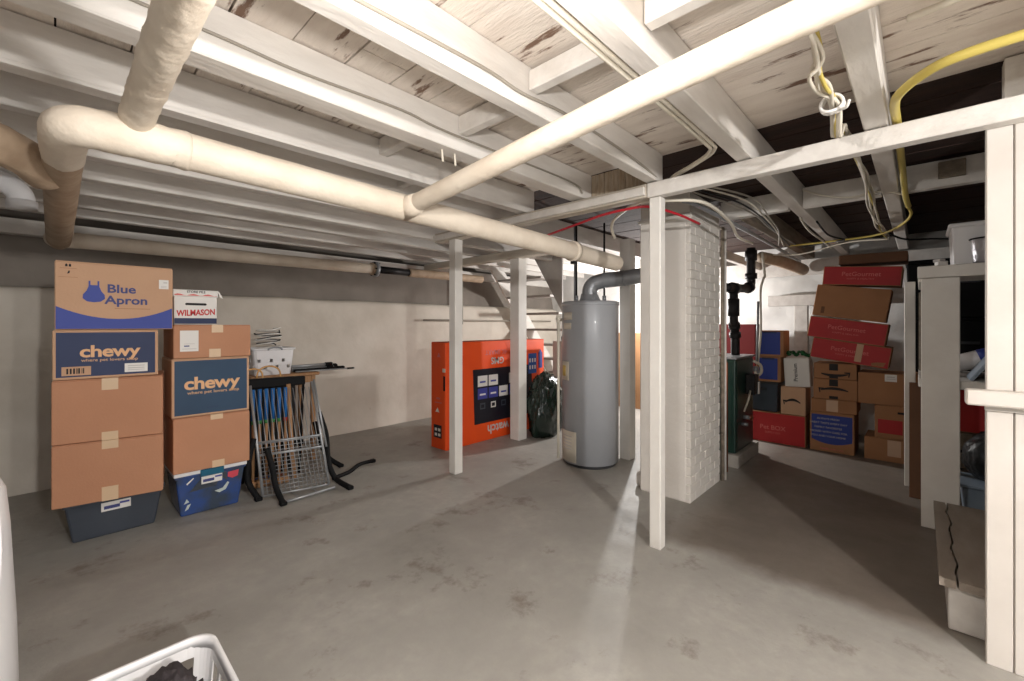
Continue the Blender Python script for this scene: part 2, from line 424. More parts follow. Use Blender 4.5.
# header across the right bays
h = MB(); h.mm((3.8, -.6, 2.215), (3.87, .095, 2.38), 'paint', .004); h2 = MB()
tag(h.build('header_beam'), 'white header board across the dark bay by the yellow hose', 'beam', 'header boards')
h2.mm((3.78, .19, 2.215), (3.85, .63, 2.36), 'paint', .004); tag(h2.build('header_beam'), 'white header board in the bay left of the tied cables', 'beam', 'header boards')
h2 = MB(); h2.mm((3.78, .72, 2.215), (3.85, 1.2, 2.36), 'paint', .004); tag(h2.build('header_beam'), 'white header board right of the brick chimney top', 'beam', 'header boards')
b = MB(); b.mm((3.77, -.2, 2.26), (3.797, -.08, 2.36), 'oldwood', .003); tag(b.build('junction_plate'), 'grey square plate fixed on the header board', 'plate')

# rail under the joists
b = MB(); b.mm((2.475, -2.2, 2.125), (2.545, 1.21, 2.212), 'paint', .004)
tag(b.build('support_rail'), 'long white rail from the front post to the right partition', 'rail')
b = MB(); b.mm((2.475, 1.215, 2.13), (2.56, 3.35, 2.212), 'palebeam', .004); b.mm((2.45, 1.22, 2.14), (2.474, 3.35, 2.19), 'paint', .003)
tag(b.build('support_beam'), 'weathered pale beam running left from the front post', 'beam')

# ------------------------------------------------------------------ posts
def post(x, y, s, h, label, base=None, rz=0):
    b = MB(); b.box((0, 0, h / 2), (s, s, h), 'paint_clean', None, .004)
    if base: b.box((0, 0, base / 2 + .001), (s + .012, s + .012, base), 'paint_clean', None, .003)
    o = b.build('support_post', None, (0, 0, 0)); o.location = (x, y, 0); o.rotation_euler.z = rz
    return tag(o, label, 'post', 'white support posts')
post(2.52, 1.165, .07, 2.122, 'thin white post standing free in the middle of the floor', None)
post(2.52, 3.09, .088, 2.128, 'white post in front of the orange box left end')
post(3.78, 3.47, .14, 2.216, 'thick white post in front of the orange box')
post(3.99, 2.16, .115, 2.216, 'white post right behind the grey water heater')
b = MB(); b.mm((3.64, 2.96, 2.13), (3.78, 5.18, 2.215), 'palebeam', .004); tag(b.build('header_beam'), 'pale beam over the thick white post', 'beam', 'header boards')

# ------------------------------------------------------------------ chimney
ch = thing('chimney', 'white painted brick chimney stack in the middle of the basement', 'chimney', (3.6, 1.5, 0))
X0, X1, Y0, Y1 = -.31, .35, -.24, .17
b = MB(); b.mm((X0 + .006, Y0 + .006, 0), (X1 - .006, Y1 - .006, 2.36), 'mortar')
b.mm((X0, Y0 + .03, .002), (X0 + .03, Y1, 2.17), 'plaster', .008)
hgt = .068; z = .004; row = 0
while z < 2.17:
    off = 0 if row % 2 else .105
    xx = X0 - off
    while xx < X1:
        a = max(xx, X0); e = min(xx + .2, X1)
        if e - a > .02:
            j = random.uniform(-.002, .002)
            b.mm((a + .002, Y0 - .000 + j, z), (e - .002, Y0 + .04, z + hgt - .005), 'brick', .004)
        xx += .21
    z += hgt; row += 1
b.mm((X0 - .012, Y0 - .012, 2.17), (X1 + .012, Y1 + .012, 2.2), 'brick', .006)
sub(ch, b, 'stack')
b = MB()
b.box((X0 + .16, Y1 + .03, .06), (.2, .10, .12), 'brick', .1, .025, segs=2); b.box((X0 + .30, Y1 + .045, .12), (.22, .10, .24), 'brick', -.08, .03, segs=2)
b.box((X0 + .22, Y1 + .02, .16), (.14, .07, .1), 'brick', .3, .02, segs=2)
sub(ch, b, 'base_rubble')

# ------------------------------------------------------------------ wrapped steam pipes
def wrapped(pts, r, m, k=40, fold=.03, seed=0, cap=True):
    P = smooth_path(pts, k)
    # resample evenly about every 1.2 cm
    out = [P[0]]; acc = 0
    for a, b in zip(P[:-1], P[1:]):
        acc += (b - a).length
        if acc > .013: out.append(b); acc = 0
    if (out[-1] - P[-1]).length > 1e-4: out.append(P[-1])
    n = len(out)
    def fn(t, an, i):
        s = i * .013
        g = noise.noise(Vector((s * 9 + math.sin(an) * .25, math.cos(an) * 1.1, math.sin(an) * 1.1 + seed)))
        rid = (1 - abs(noise.noise(Vector((s * 22 + math.cos(an + .7) * .8, seed + 3.3, math.sin(an) * .7))))) ** 6
        return 1 + fold * .6 * g + fold * rid * 1.2
    rr = r if not isinstance(r, (list, tuple)) else [r[0] + (r[1] - r[0]) * i / (n - 1) for i in range(n)]
    return MB().tube(out, rr, m, 28, cap, False, fn)
pipe = thing('insulated_pipe', 'big cream wrapped steam pipe loop hanging under the joists on the left', 'pipe', (0, 0, 0))
sub(pipe, wrapped([(.28, 1.9, 1.97), (1.2, 1.9, 1.945), (2.3, 1.9, 1.915), (3.32, 1.9, 1.88)], .064, 'wrap', 60, .012, 1), 'main_run')
sub(pipe, wrapped([(.33, 1.9, 1.969), (.12, 1.905, 1.973), (.05, 1.925, 1.975), (.025, 1.98, 1.975), (.02, 2.1, 1.975), (.02, 2.3, 1.975)], [.0645, .056], 'wrap', 30, .06, 2), 'elbow')
sub(pipe, wrapped([(.02, 2.2, 1.975), (.02, 3.2, 1.985), (.02, 4.2, 2.0), (.02, 4.88, 2.01)], [.055, .07], 'wrapold', 60, .03, 3), 'return_run', 'brown stained wrapped run')
sub(pipe, wrapped([(.183, 1.97, 2.0), (.184, 1.8, 2.03), (.186, 1.5, 2.04), (.188, .9, 2.04), (.19, .3, 2.04), (.19, -.4, 2.04)], [.046, .043], 'wrap', 60, .06, 4), 'near_branch')
sub(pipe, wrapped([(1.22, 1.92, 1.94), (1.22, 1.4, 1.985), (1.22, .6, 2.055), (1.22, -.1, 2.10), (1.22, -.6, 2.13)], .043, 'wrap', 60, .014, 5), 'right_branch')
sub(pipe, MB().tube([(1.22, 1.9, 1.94), (1.22, 1.78, 1.95)], [.062, .046], 'wrap', 24), 'tee_collar')
sub(pipe, wrapped([(-.005, 4.8, 2.01), (.06, 4.9, 2.02), (.3, 4.9, 2.025), (1.5, 4.9, 2.03), (2.66, 4.9, 2.04)], [.062, .058], 'wrap', 40, .012, 6), 'wall_run')
b = MB()
b.tube([(2.66, 4.9, 2.04), (2.70, 4.9, 2.04)], .075, 'wrapold', 20); b.tube([(2.7, 4.9, 2.04), (2.74, 4.9, 2.04)], .095, 'galv', 20)
for k in range(6):
    a = k * math.pi / 3; b.tube([(2.68, 4.9 + .082 * math.cos(a), 2.04 + .082 * math.sin(a)), (2.76, 4.9 + .082 * math.cos(a), 2.04 + .082 * math.sin(a))], .009, 'iron', 6)
sub(pipe, b, 'flange', 'grey bolted flange')
b = MB(); b.tube([(2.74, 4.9, 2.04), (3.2, 4.9, 2.04)], .045, 'iron', 16); sub(pipe, b, 'threaded_nipple', 'dark iron nipple')
sub(pipe, wrapped([(3.2, 4.9, 2.04), (3.9, 4.9, 2.047), (4.5, 4.9, 2.05)], .055, 'wrapold', 40, .012, 8), 'far_run')
sub(pipe, wrapped([(-.03, 2.62, 1.975), (-.1, 2.42, 1.985), (-.3, 2.22, 1.995), (-1.2, 1.6, 2.0)], [.07, .062], 'wrapold', 40, .02, 9), 'side_branch', 'tan wrapped side branch')
b = MB(); b.tube([(2.66, 1.9, 1.905), (2.70, 1.9, 1.904)], .076, 'wrap', 24); b.box((2.68, 1.9, 1.825), (.03, .03, .03), 'iron'); sub(pipe, b, 'collar')
# hangers
for X, lb in ((1.32, 'short white hook hanging from the wide joist, left of a pair'), (1.40, 'short white hook hanging from the wide joist, right of a pair')):
    tag(MB().tube([(X, 1.73, 2.24), (X, 1.72, 2.16)], .006, 'cable', 6).build('hanger_hook'), lb, 'hook', 'hooks on the wide joist')

# white elbow duct at far left
b = MB()
b.tube(smooth_path([(-1.3, 4.0, 2.24), (-.5, 4.02, 2.26), (-.28, 4.03, 2.24), (-.16, 4.02, 2.17), (-.14, 4.02, 2.08)], 8), .06, 'wplastic', 20)
b.tube([(-.14, 4.02, 2.115), (-.14, 4.02, 2.06)], .068, 'wplastic', 20)
tag(b.build('duct_elbow'), 'white plastic duct elbow at the far left under the ceiling', 'duct')

# small pipes on the left wall
wc = thing('wall_conduit', 'thin grey conduit with a vertical drop on the left wall behind the thick post', 'conduit', (0, 0, 0))
sub(wc, MB().tube([(3.6, 5.14, 1.42), (4.6, 5.14, 1.42), (6.5, 5.14, 1.42)], .014, 'greycable', 8), 'long_run')
sub(wc, MB().tube([(4.32, 5.14, 1.36), (4.32, 5.14, 2.07)], .012, 'greycable', 8), 'drop')

# ------------------------------------------------------------------ cables
for dy, lb in ((.735, 'pale cable hugging the cable joist lower edge'), (.758, 'pale cable running outside its twin along the cable joist')):
    cable('romex_cable', lb, 'cable', [(.3, dy, 2.232), (1.2, dy, 2.232), (2.1, dy, 2.232), (2.28, dy + .02, 2.23), (2.42, dy + .16, 2.235), (2.58, 1.1, 2.236 + (dy - .735) * .5), (2.75, 1.2 + (dy - .735), 2.22)], .009, 'cable', 'cables along the joists')
cable('dark_wire', 'thin dark wire stapled along the wide joist face', 'cable', [(-.4, 1.666, 2.30), (.32, 1.666, 2.295), (.62, 1.666, 2.285), (1.05, 1.666, 2.30), (1.33, 1.666, 2.285), (2.3, 1.666, 2.29), (2.45, 1.66, 2.24)], .0055, 'greycable', 'cables along the joists')
cable('dark_wire', 'thin wire running along the joist that ends on the front post', 'cable', [(.4, 1.142, 2.25), (1.04, 1.142, 2.275), (1.26, 1.142, 2.265), (1.6, 1.142, 2.285), (2.2, 1.142, 2.26), (2.56, 1.16, 2.23)], .006, 'greycable', 'cables along the joists')
bd = thing('cable_bundle', 'tied bundle of white cables hanging down the side of a joist', 'cable', (0, 0, 0))
random.seed(3)
base = [(1.55, .235, 2.30), (1.66, .215, 2.21), (1.72, .235, 2.17), (1.84, .225, 2.16), (1.95, .215, 2.15), (2.15, .235, 2.14), (2.42, .25, 2.22), (2.75, .23, 2.225), (3.2, .22, 2.19), (3.75, .225, 2.18), (4.3, .225, 2.15), (4.9, .23, 2.19), (5.4, .21, 2.2)]
for k in range(5):
    pts = [(x + random.uniform(-.03, .03), y + random.uniform(0, .035), z + random.uniform(-.03, .03)) for x, y, z in base]
    pts[5] = (2.12 + .05 * k, .23 + .012 * k, 2.09 + .02 * k); pts[4] = (1.95, .215 + .006 * k, 2.15 + .01 * (k % 3)); pts[6] = (2.38, .24 + .01 * k, 2.228 + .003 * k)
    sub(bd, MB().tube(smooth_path(pts, 6), .0065, 'cable' if k != 2 else 'yellow', 7), 'strand')
b = MB()
for q in (-.012, .0, .011):
    b.tube([(1.95 + q + .006 * math.cos(2 * a), .235 + .034 * math.cos(a), 2.155 + .03 * math.sin(a)) for a in [2 * math.pi * k / 16 for k in range(16)]], .006, 'white', 6, True, True)
b.tube(smooth_path([(1.95, .21, 2.13), (1.92, .19, 2.12), (1.90, .18, 2.135)], 4), .005, 'white', 6)
sub(bd, b, 'tie', 'white knotted tie')
cable('yellow_hose', 'thick yellow hose curving down from the upper right along a joist', 'hose', [(1.96, -.9, 2.26), (1.95, -.4, 2.2), (1.95, -.2, 2.2), (1.97, -.07, 2.2), (2.03, .0, 2.2), (2.13, .055, 2.2), (2.3, .075, 2.225), (2.6, .075, 2.24), (3.3, .075, 2.24), (3.75, .07, 2.18), (4.05, .06, 2.17)], .016, 'yellow', n=12)
cable('yellow_cable', 'thin yellow cable looped from the joist end toward the chimney', 'cable', [(4.1, .06, 2.17), (4.25, .05, 2.15), (4.5, .09, 2.14), (4.9, .2, 2.15), (5.05, .35, 2.15), (5.15, .6, 2.16), (5.3, 1.0, 2.18)], .009, 'yellow')
cable('sagging_wire', 'thin pale wire sagging across the header board', 'cable', [(3.72, .62, 2.33), (3.7, .5, 2.26), (3.72, .35, 2.22), (3.75, .2, 2.235), (3.8, .08, 2.2)], .006, 'cable')
cable('sagging_wire', 'pale wire crossing the dark bay above the leaning boxes', 'cable', [(5.0, .2, 2.1), (5.2, .5, 2.14), (5.4, .9, 2.1), (5.5, 1.2, 2.13)], .007, 'cable')
cable('white_cable', 'short white cable near the ceiling at the upper right corner', 'cable', [(1.93, .03, 2.36), (1.9, -.08, 2.35), (1.88, -.3, 2.36)], .012, 'cable')
cable('red_tube', 'red plastic tube arching past the front post top', 'tube', [(3.2, 2.85, 2.15), (2.84, 2.3, 2.1), (2.68, 1.85, 2.105), (2.6, 1.6, 2.11), (2.58, 1.41, 2.11), (2.62, 1.27, 2.11), (2.85, 1.18, 2.09), (3.2, 1.16, 2.08)], .009, 'redpex')
cable('white_tube', 'white tube arching over the red tube by the chimney top', 'tube', [(2.98, 1.72, 2.02), (2.93, 1.72, 2.1), (2.8, 1.6, 2.135), (2.6, 1.33, 2.14), (2.68, 1.15, 2.14), (2.86, 1.0, 2.13), (3.38, 1.01, 2.1), (3.9, 1.1, 2.08), (4.4, 1.12, 2.1)], .011, 'cable')
cable('metal_conduit', 'grey metal conduit from the chimney top toward the back wall', 'conduit', [(2.9, 1.16, 2.185), (3.16, 1.13, 2.185), (4.56, 1.1, 2.17), (6.6, 1.13, 2.17)], .016, 'galv')
for k in range(4):
    cable('loose_wire', ['dark loose wire nearest the chimney top', 'loose wire second from the chimney top', 'loose wire third from the chimney top', 'loose wire farthest from the chimney top'][k], 'cable', [(2.6, 1.12 - .02 * k, 2.225 - .004 * k), (2.9, 1.04 - .05 * k, 2.20), (3.3, .97 - .05 * k, 2.205), (3.75, .93 - .03 * k, 2.2 - .01 * k), (4.3, .95 - .02 * k, 2.19 - .01 * k), (5.2, .93 + .05 * k, 2.17)], .006, ['greycable', 'iron', 'cable', 'greycable'][k], 'wires above the chimney')

b = MB(); b.mm((3.86, .99, 2.205), (6.72, 1.07, 2.39), 'oldwood', .004)
tag(b.build('ceiling_joist'), 'bare weathered joist above the boiler beyond the header board', 'joist', JG)
for k, pts in enumerate(([(4.3, .62, 2.20), (4.6, .58, 2.13), (4.9, .5, 2.12), (5.2, .62, 2.16), (5.4, .9, 2.17)], [(4.1, .70, 2.205), (4.7, .73, 2.20), (5.3, .68, 2.16), (5.9, .72, 2.2)], [(4.9, .2, 2.14), (5.1, .1, 2.1), (5.4, -.1, 2.12), (5.9, -.3, 2.16)])):
    cable('loose_wire', ['dark wire drooping between joists above the leaning cartons', 'pale wire along the bare end of the cable joist', 'dark wire trailing into the dark corner above the shelf'][k], 'cable', pts, .008, ['iron', 'cable', 'iron'][k])

# ------------------------------------------------------------------ cartons
UX, VZ = (1, 0, 0), (0, 0, 1)
def carton(label, loc, rz, w, d, h, card='card', art=None, tapes=(), stick=(), group=None, tilt=0, cat='box', name='cardboard_box', front=None):
    o = thing(name, label, cat, loc, rz, group, tilt)
    b = MB()
    b.box((0, 0, h / 2 - .003), (w, d, h - .006), card, None, .004)
    for sgn in (-1, 1):  # closing flaps with the centre seam
        b.box((0, sgn * d / 4, h - .003), (w - .006, d / 2 - .003, .006), card, None, .0015)
    if front: b.box((0, -d / 2 - .0008, h / 2), (w - .03, .0016, h - .03), front)
    y = -d / 2 - .0018
    if art: art(b, w, d, h, y)
    sub(o, b, 'carton')
    for u, ztop, tw, tl in tapes:
        t = MB()
        t.box((u, -d / 2 - .0022, ztop - tl / 2), (tw, .0012, tl), 'tape', None)
        if ztop > h * .9:
            t.box((u, 0, h + .0012), (tw, d, .001), 'tape')
        sub(o, t, 'tape')
    for u, v, sw, sh, lines in stick:
        t = MB(); t.box((u, -d / 2 - .0026, v), (sw, .0012, sh), 'white')
        for q in lines: t.box((u + q[0], -d / 2 - .0036, v + q[1]), (q[2], .0008, q[3]), q[4] if len(q) > 4 else 'offwhite')
        sub(o, t, 'shipping_label')
    return o
def poly(b, pts, y, m, th=.0012):
    b.prism(pts, (0, y, 0), UX, VZ, th, m)

# -- left stack
LG = 'boxes stacked by the left wall'
def bin_(label, loc, w, d, h, m, name, rz=0, deco=None, latch=None):
    o = thing(name, label, 'storage bin', loc, rz, None)
    b = MB()
    b.box((0, 0, (h - .03) / 2), (w, d, h - .03), m, None, .012, .84, 2)
    b.box((0, 0, h - .04), (w + .012, d + .012, .016), m, None, .004)
    if deco: deco(b, w, d, h)
    sub(o, b, 'tub')
    b = MB(); b.box((0, 0, h - .016), (w + .024, d + .024, .032), 'binlid' if latch is None else 'wplastic', None, .006, 1, 2); ld = sub(o, b, 'lid')
    if latch:
        b = MB(); b.box((0, -d / 2 - .016, h - .03), (w * .34, .012, .05), latch, None, .004); sub(ld, b, 'latch', 'teal latch')
    b = MB(); yb = -d / 2 + .012
    rot = Matrix.Rotation(0, 4, 'X')
    b.box((.0, -d / 2 - .003, h - .085), (w * .3, .002, .055), 'white'); b.box((-.02, -d / 2 - .0045, h - .09), (w * .16, .001, .02), 'letterblue'); b.box((.04, -d / 2 - .0045, h - .075), (w * .1, .001, .012), 'violet')
    sub(o, b, 'paper_label')
    return o
bin_('grey smoked plastic storage bin on the floor under the tallest box stack', (.27, 3.97, 0), .47, .42, .28, 'bin', 'storage_bin')
def sea(b, w, d, h):
    # front wall leans out; deco follows it
    def P(u, v):
        k = .84 + .16 * (v / (h - .03)); return (u, -d / 2 * k - .003, v)
    def shape(pts, m):
        A = [Vector(P(*p)) for p in pts]; n = len(A)
        V = A + [a + Vector((0, .002, 0)) for a in A]
        b.raw(V, [tuple(range(n)), tuple(range(2 * n - 1, n - 1, -1))] + [(i, (i + 1) % n, n + (i + 1) % n, n + i) for i in range(n)], m)
    shape([(.02, .14), (.07, .15), (.1, .19), (.11, .18), (.09, .135), (.05, .12)], 'gull')
    shape([(.1, .26), (.17, .265), (.165, .22), (.13, .21), (.1, .225)], 'rose')
    shape([(-.155, .04), (-.135, .05), (-.12, .085), (-.14, .08)], 'gull'); shape([(-.16, .09), (-.13, .1), (-.145, .125)], 'gull')
    shape([(-.15, .235), (-.11, .27), (-.105, .265), (-.145, .225)], 'white')
    shape([(-.13, .17), (.03, .18), (.05, .24), (.1, .2), (.09, .27), (-.05, .27)], 'bin')
bin_('blue clear storage bin with teal latch under the second box stack', (.78, 3.93, 0), .42, .4, .325, 'binblue', 'storage_bin', 0, sea, 'binteal')

a12 = R(-9)
carton('plain brown cardboard box resting on the grey bin', (.262, 3.79, .283), a12, .50, .40, .365, 'card', None, [(0, .365, .075, .05), (0, .085, .075, .085)], group=LG)
carton('plain brown cardboard box, third up in the tallest stack', (.262, 3.80, .650), a12, .50, .40, .375, 'card', None, [(0, .375, .075, .07), (0, .05, .075, .05)], group=LG)
def chewy(front):
    def art(b, w, d, h, y):
        s = .30 * w
        s *= .8 if front == 'navy' else 1
        b.text('chewy', s * .86, (.01 if front == 'navy' else 0, y - .001, h * (.55 if front == 'navy' else .56)), UX, VZ, 'kraftink', .028, .0006, 0, 1.12, .95)
        b.text('where pet lovers shop', s * .22, (.01, y - .001, h * (.55 if front == 'navy' else .56) - s * .44), UX, VZ, 'kraftink', .006, .0006, 0, 1.12)
        if front == 'navy':
            b.box((-w * .29, y - .0006, h * .17), (w * .26, .0012, h * .18), 'card2')
            x = -w * .37
            random.seed(5)
            while x < -w * .22:
                q = random.choice((.003, .005, .008)); b.box((x, y - .0016, h * .17), (q, .0008, h * .11), 'blackink'); x += q + random.choice((.004, .006))
        else:
            b.text('CHEWY', .018, (0, y - .001, h * .13), UX, VZ, 'navy', 0, .0005)
    return art
carton('dark navy printed box with pale lettering and two labels, below the topmost box', (.235, 3.83, 1.027), R(-3), .475, .40, .293, 'card2', chewy('navy'), (), [(.13, .055, .11, .055, [(0, .012, .08, .006), (0, -.002, .08, .006), (0, -.014, .08, .004)])], LG, front='navy')
def apron(b, w, d, h, y):
    pts = [(-w / 2 + .004, .004), (w / 2 - .004, .004)]
    for k in range(21):
        u = w / 2 - .004 - (w - .008) * k / 20; q = u / (w / 2); pts.append((u, .065 + .075 * q * q))
    poly(b, pts, y + .0005, 'apron')
    cx, cy, s = -.108, .232, .0425
    ap = [(-1.15, -.75), (-.7, -1.05), (0, -1.12), (.7, -1.05), (1.15, -.75), (1.12, -.35), (.75, .05), (.55, .5), (.55, 1.05), (.36, 1.05), (.36, .62), (-.36, .62), (-.36, 1.05), (-.55, 1.05), (-.55, .5), (-.75, .05), (-1.12, -.35)]
    poly(b, [(cx + p[0] * s, cy + p[1] * s * 1.4) for p in ap], y, 'apron')
    b.text('Blue', .072, (.017, y - .0006, .25), UX, VZ, 'letterblue', .024, .0006, 0, 1.08)
    b.text('Apron', .072, (.042, y - .0006, .18), UX, VZ, 'letterblue', .024, .0006, 0, 1.08)
    b.box((.07, y, .13), (.17, .001, .003), 'card3')
    for u in (-.225, -.21): poly(b, [(u - .005, .372), (u + .005, .372), (u + .005, .384), (u, .39), (u - .005, .384)], y, 'blackink')
    b.box((-.217, y, .362), (.07, .001, .002), 'card3'); b.box((-.217, y, .31), (.08, .001, .002), 'card3'); poly(b, [(-.222, .33), (-.212, .333), (-.21, .348), (-.216, .348)], y, 'blackink')
carton('kraft box with blue apron print and cobalt curved band, topmost of its stack', (.27, 3.84, 1.323), 0, .545, .38, .405, 'card2', apron, (), [(.225, .295, .05, .06, [(.008, .012, .02, .008), (0, -.012, .03, .003), (0, -.02, .03, .003)])], LG)
# -- second stack
carton('plain brown cardboard box sitting on the blue bin', (.78, 3.885, .328), 0, .46, .40, .38, 'card', None, [(.02, .38, .075, .035), (.03, .05, .075, .05)], group=LG)
carton('slate blue printed box with large pale lettering in the second stack', (.775, 3.89, .711), 0, .465, .40, .405, 'card2', chewy('teal'), (), (), LG, front='teal')
carton('brown cardboard box with white shipping sheet, above the slate blue box', (.785, 3.89, 1.119), 0, .465, .40, .232, 'card', None, [(.02, .232, .07, .055), (.005, .06, .07, .06)], [(-.145, .12, .105, .145, [(-.015, -.035, .03, .008, 'letterblue'), (0, -.02, .06, .003), (0, -.055, .08, .004)])], LG)
# archive box
ab = thing('archive_box', 'white archive box with red lettering and open-edged lid, on the second stack', 'box', (.695, 3.93, 1.354), 0, LG)
b = MB(); b.box((0, 0, .105), (.252, .30, .21), 'white', None, .003)
b.box((0, -.1515, .025), (.25, .002, .04), 'navy')
b.text('WILMASON', .058, (.002, -.1525, .083), (1, 0, .06), VZ, 'redink', .03, .0006, 0, .74)
b.box((-.0, -.1515, .145), (.11, .003, .016), 'blackink')
for sgn in (-.055, .055): b.tube([(sgn, -.1505, .145), (sgn, -.1535, .145)], .008, 'blackink', 12)
sub(ab, b, 'body')
b = MB(); b.box((0, 0, .222), (.266, .315, .05), 'white', None, .004)
b.text('STORE FILE', .022, (.0, -.1585, .232), UX, VZ, 'blackink', .02, .0005)
pts = [(-.125, .205)] + [(-.125 + .25 * k / 14, .212 + .006 * math.sin(k * 1.3)) for k in range(15)] + [(.125, .205)]
poly(b, pts, -.1580, 'redlight')
b.prism([(.13, .247), (.14, .24), (.165, .19), (.145, .2)], (0, -.155, 0), UX, VZ, -.006, 'white')
sub(ab, b, 'lid')

# ------------------------------------------------------------------ croquet set in a wire rack
rk = thing('wire_rack', 'grey folding wire grid rack with black legs leaning beside the boxes', 'rack', (0, 0, 0))
def gp(u, v):  # u across 0..1, v up 0..1 on the leaning grid plane
    a = Vector((1.10, 3.68, .03)); bq = Vector((1.56, 3.56, .03)); cq = Vector((1.08, 3.93, .86)); dq = Vector((1.53, 3.84, .86))
    lo = a.lerp(bq, u); hi = cq.lerp(dq, u); return lo.lerp(hi, v)
b = MB(); b.tube([gp(0, 0), gp(0, 1)], .011, 'wire', 8); b.tube([gp(1, 0), gp(1, 1)], .011, 'wire', 8)
for v in (0, .36, .47): b.tube([gp(0, v), gp(1, v)], .009, 'wire', 8)
b.tube([gp(1.06, .35), gp(1.04, 1.02)], .009, 'wire', 8)
sub(rk, b, 'frame')
b = MB()
for k in range(1, 15): b.tube([gp(k / 15, 0), gp(k / 15, .95)], .0032, 'wire', 5)
for k in range(1, 14): b.tube([gp(0, k * .035), gp(1, k * .035)], .0028, 'wire', 5)
sub(rk, b, 'wire_grid')
b = MB(); A = [(1.18, 3.47, .02), (1.575, 3.49, .02), (1.58, 3.58, .04), (1.1, 3.66, .06)]
b.tube([A[0], A[1]], .011, 'wire', 8); b.tube([(1.28, 3.64, .03), (1.3, 3.48, .02)], .004, 'wire', 5); b.tube([(1.42, 3.6, .03), (1.44, 3.485, .02)], .004, 'wire', 5)
sub(rk, b, 'foot_frame')
def leg(pts, r=.022): 
    b = MB(); b.tube(smooth_path(pts, 6), r, 'black', 8); b.box(Vector(pts[-1]) + Vector((0, 0, .0)), (.05, .05, .03), 'black', None, .006); sub(rk, b, 'leg', 'black curved leg')
leg([(1.12, 3.66, .40), (1.14, 3.6, .26), (1.15, 3.55, .12), (1.17, 3.46, .018)])
leg([(1.07, 3.80, .46), (1.03, 3.78, .3), (1.02, 3.76, .15), (1.07, 3.69, .018)])
leg([(1.6, 3.86, .58), (1.62, 3.76, .4), (1.58, 3.62, .2), (1.62, 3.57, .06), (1.66, 3.40, .018)])
leg([(1.62, 3.62, .05), (1.80, 3.70, .04), (1.95, 3.80, .05), (2.12, 3.87, .03)], .018)
leg([(1.66, 4.1, .45), (1.69, 4.06, .28), (1.75, 4.03, .12), (1.86, 4.0, .018)], .022)
st = thing('mallet_stand', 'black topped stand behind the wire rack holding the coloured mallets', 'stand', (0, 0, 0))
b = MB(); b.beam((1.08, 4.06, .86), (1.53, 4.0, .86), .07, .075, 'black', .006); sub(st, b, 'top_rail')
for q in (0.02, .98):
    b = MB(); p = Vector((1.08, 4.06, .83)).lerp(Vector((1.53, 4.0, .83)), q); b.tube([p, (p.x, p.y + .1, .012)], .012, 'black', 8); sub(st, b, 'leg')
b = MB(); b.beam((1.09, 4.12, .30), (1.54, 4.06, .30), .04, .05, 'black', .004); sub(st, b, 'lower_rail')
cols = ['mblue', 'mblue', 'mblue', 'mblue', 'mgreen', 'mred']
for k in range(6):
    p = Vector((1.12, 3.995, .82)).lerp(Vector((1.36, 3.965, .82)), k / 5)
    o = thing('croquet_mallet', ['blue gripped mallet at the left end of the stand', 'blue gripped mallet, second from the left end', 'blue gripped mallet, third from the left end', 'blue gripped mallet, fourth from the left end', 'mallet with green band in the stand', 'mallet with red band at the right end of its row'][k], 'mallet', (p.x, p.y, 0), 0, 'mallets in the stand')
    b = MB(); b.tube([(0, 0, .055), (0, 0, .56)], .011, 'wood', 8); hd = sub(o, b, 'handle')
    b = MB(); b.tube([(0, 0, .56), (0, 0, .815)], .015, 'mblue', 8); b.tube([(0, 0, .53), (0, 0, .56)], .0155, 'mgreen' if k != 5 else 'mred', 8); sub(hd, b, 'grip', 'blue grip')
    b = MB(); b.tube([(0, -.03, .03), (0, .09, .03)], .028, 'wood', 12); b.tube([(0, .06, .03), (0, .075, .03)], .0288, cols[k], 12); sub(o, b, 'head')
o = tag(MB().tube([(1.42, 3.93, .022), (1.40, 3.955, .40), (1.385, 3.97, .84)], .018, 'wood', 10).build('wooden_stake'), 'plain wooden stake standing among the mallets', 'stake')
for k, (xa, xb, zt) in enumerate(((1.06, 1.20, .985), (1.16, 1.34, 1.0))):
    pts = [(xa, 4.04, .905)] + [((xa + xb) / 2 - math.cos(a) * (xb - xa) / 2, 4.03, .93 + math.sin(a) * (zt - .93)) for a in [math.pi * i / 10 for i in range(11)]] + [(xb, 4.02, .905)]
    tag(MB().tube(pts, .007, 'tan', 8).build('wicket_hoop'), ['tan wire hoop sticking up at the left of the stand', 'tan wire hoop sticking up at the middle of the stand'][k], 'hoop', 'hoops in the stand')
# a dark folded pack lying behind the grid
b = MB(); V, Fc = [], []
b.box((1.30, 4.25, .41), (.48, .05, .80), 'blackbag', None, .02, 1, 2); tag(b.build('umbrella_bag'), 'wide black folded bag standing behind the mallets', 'bag')

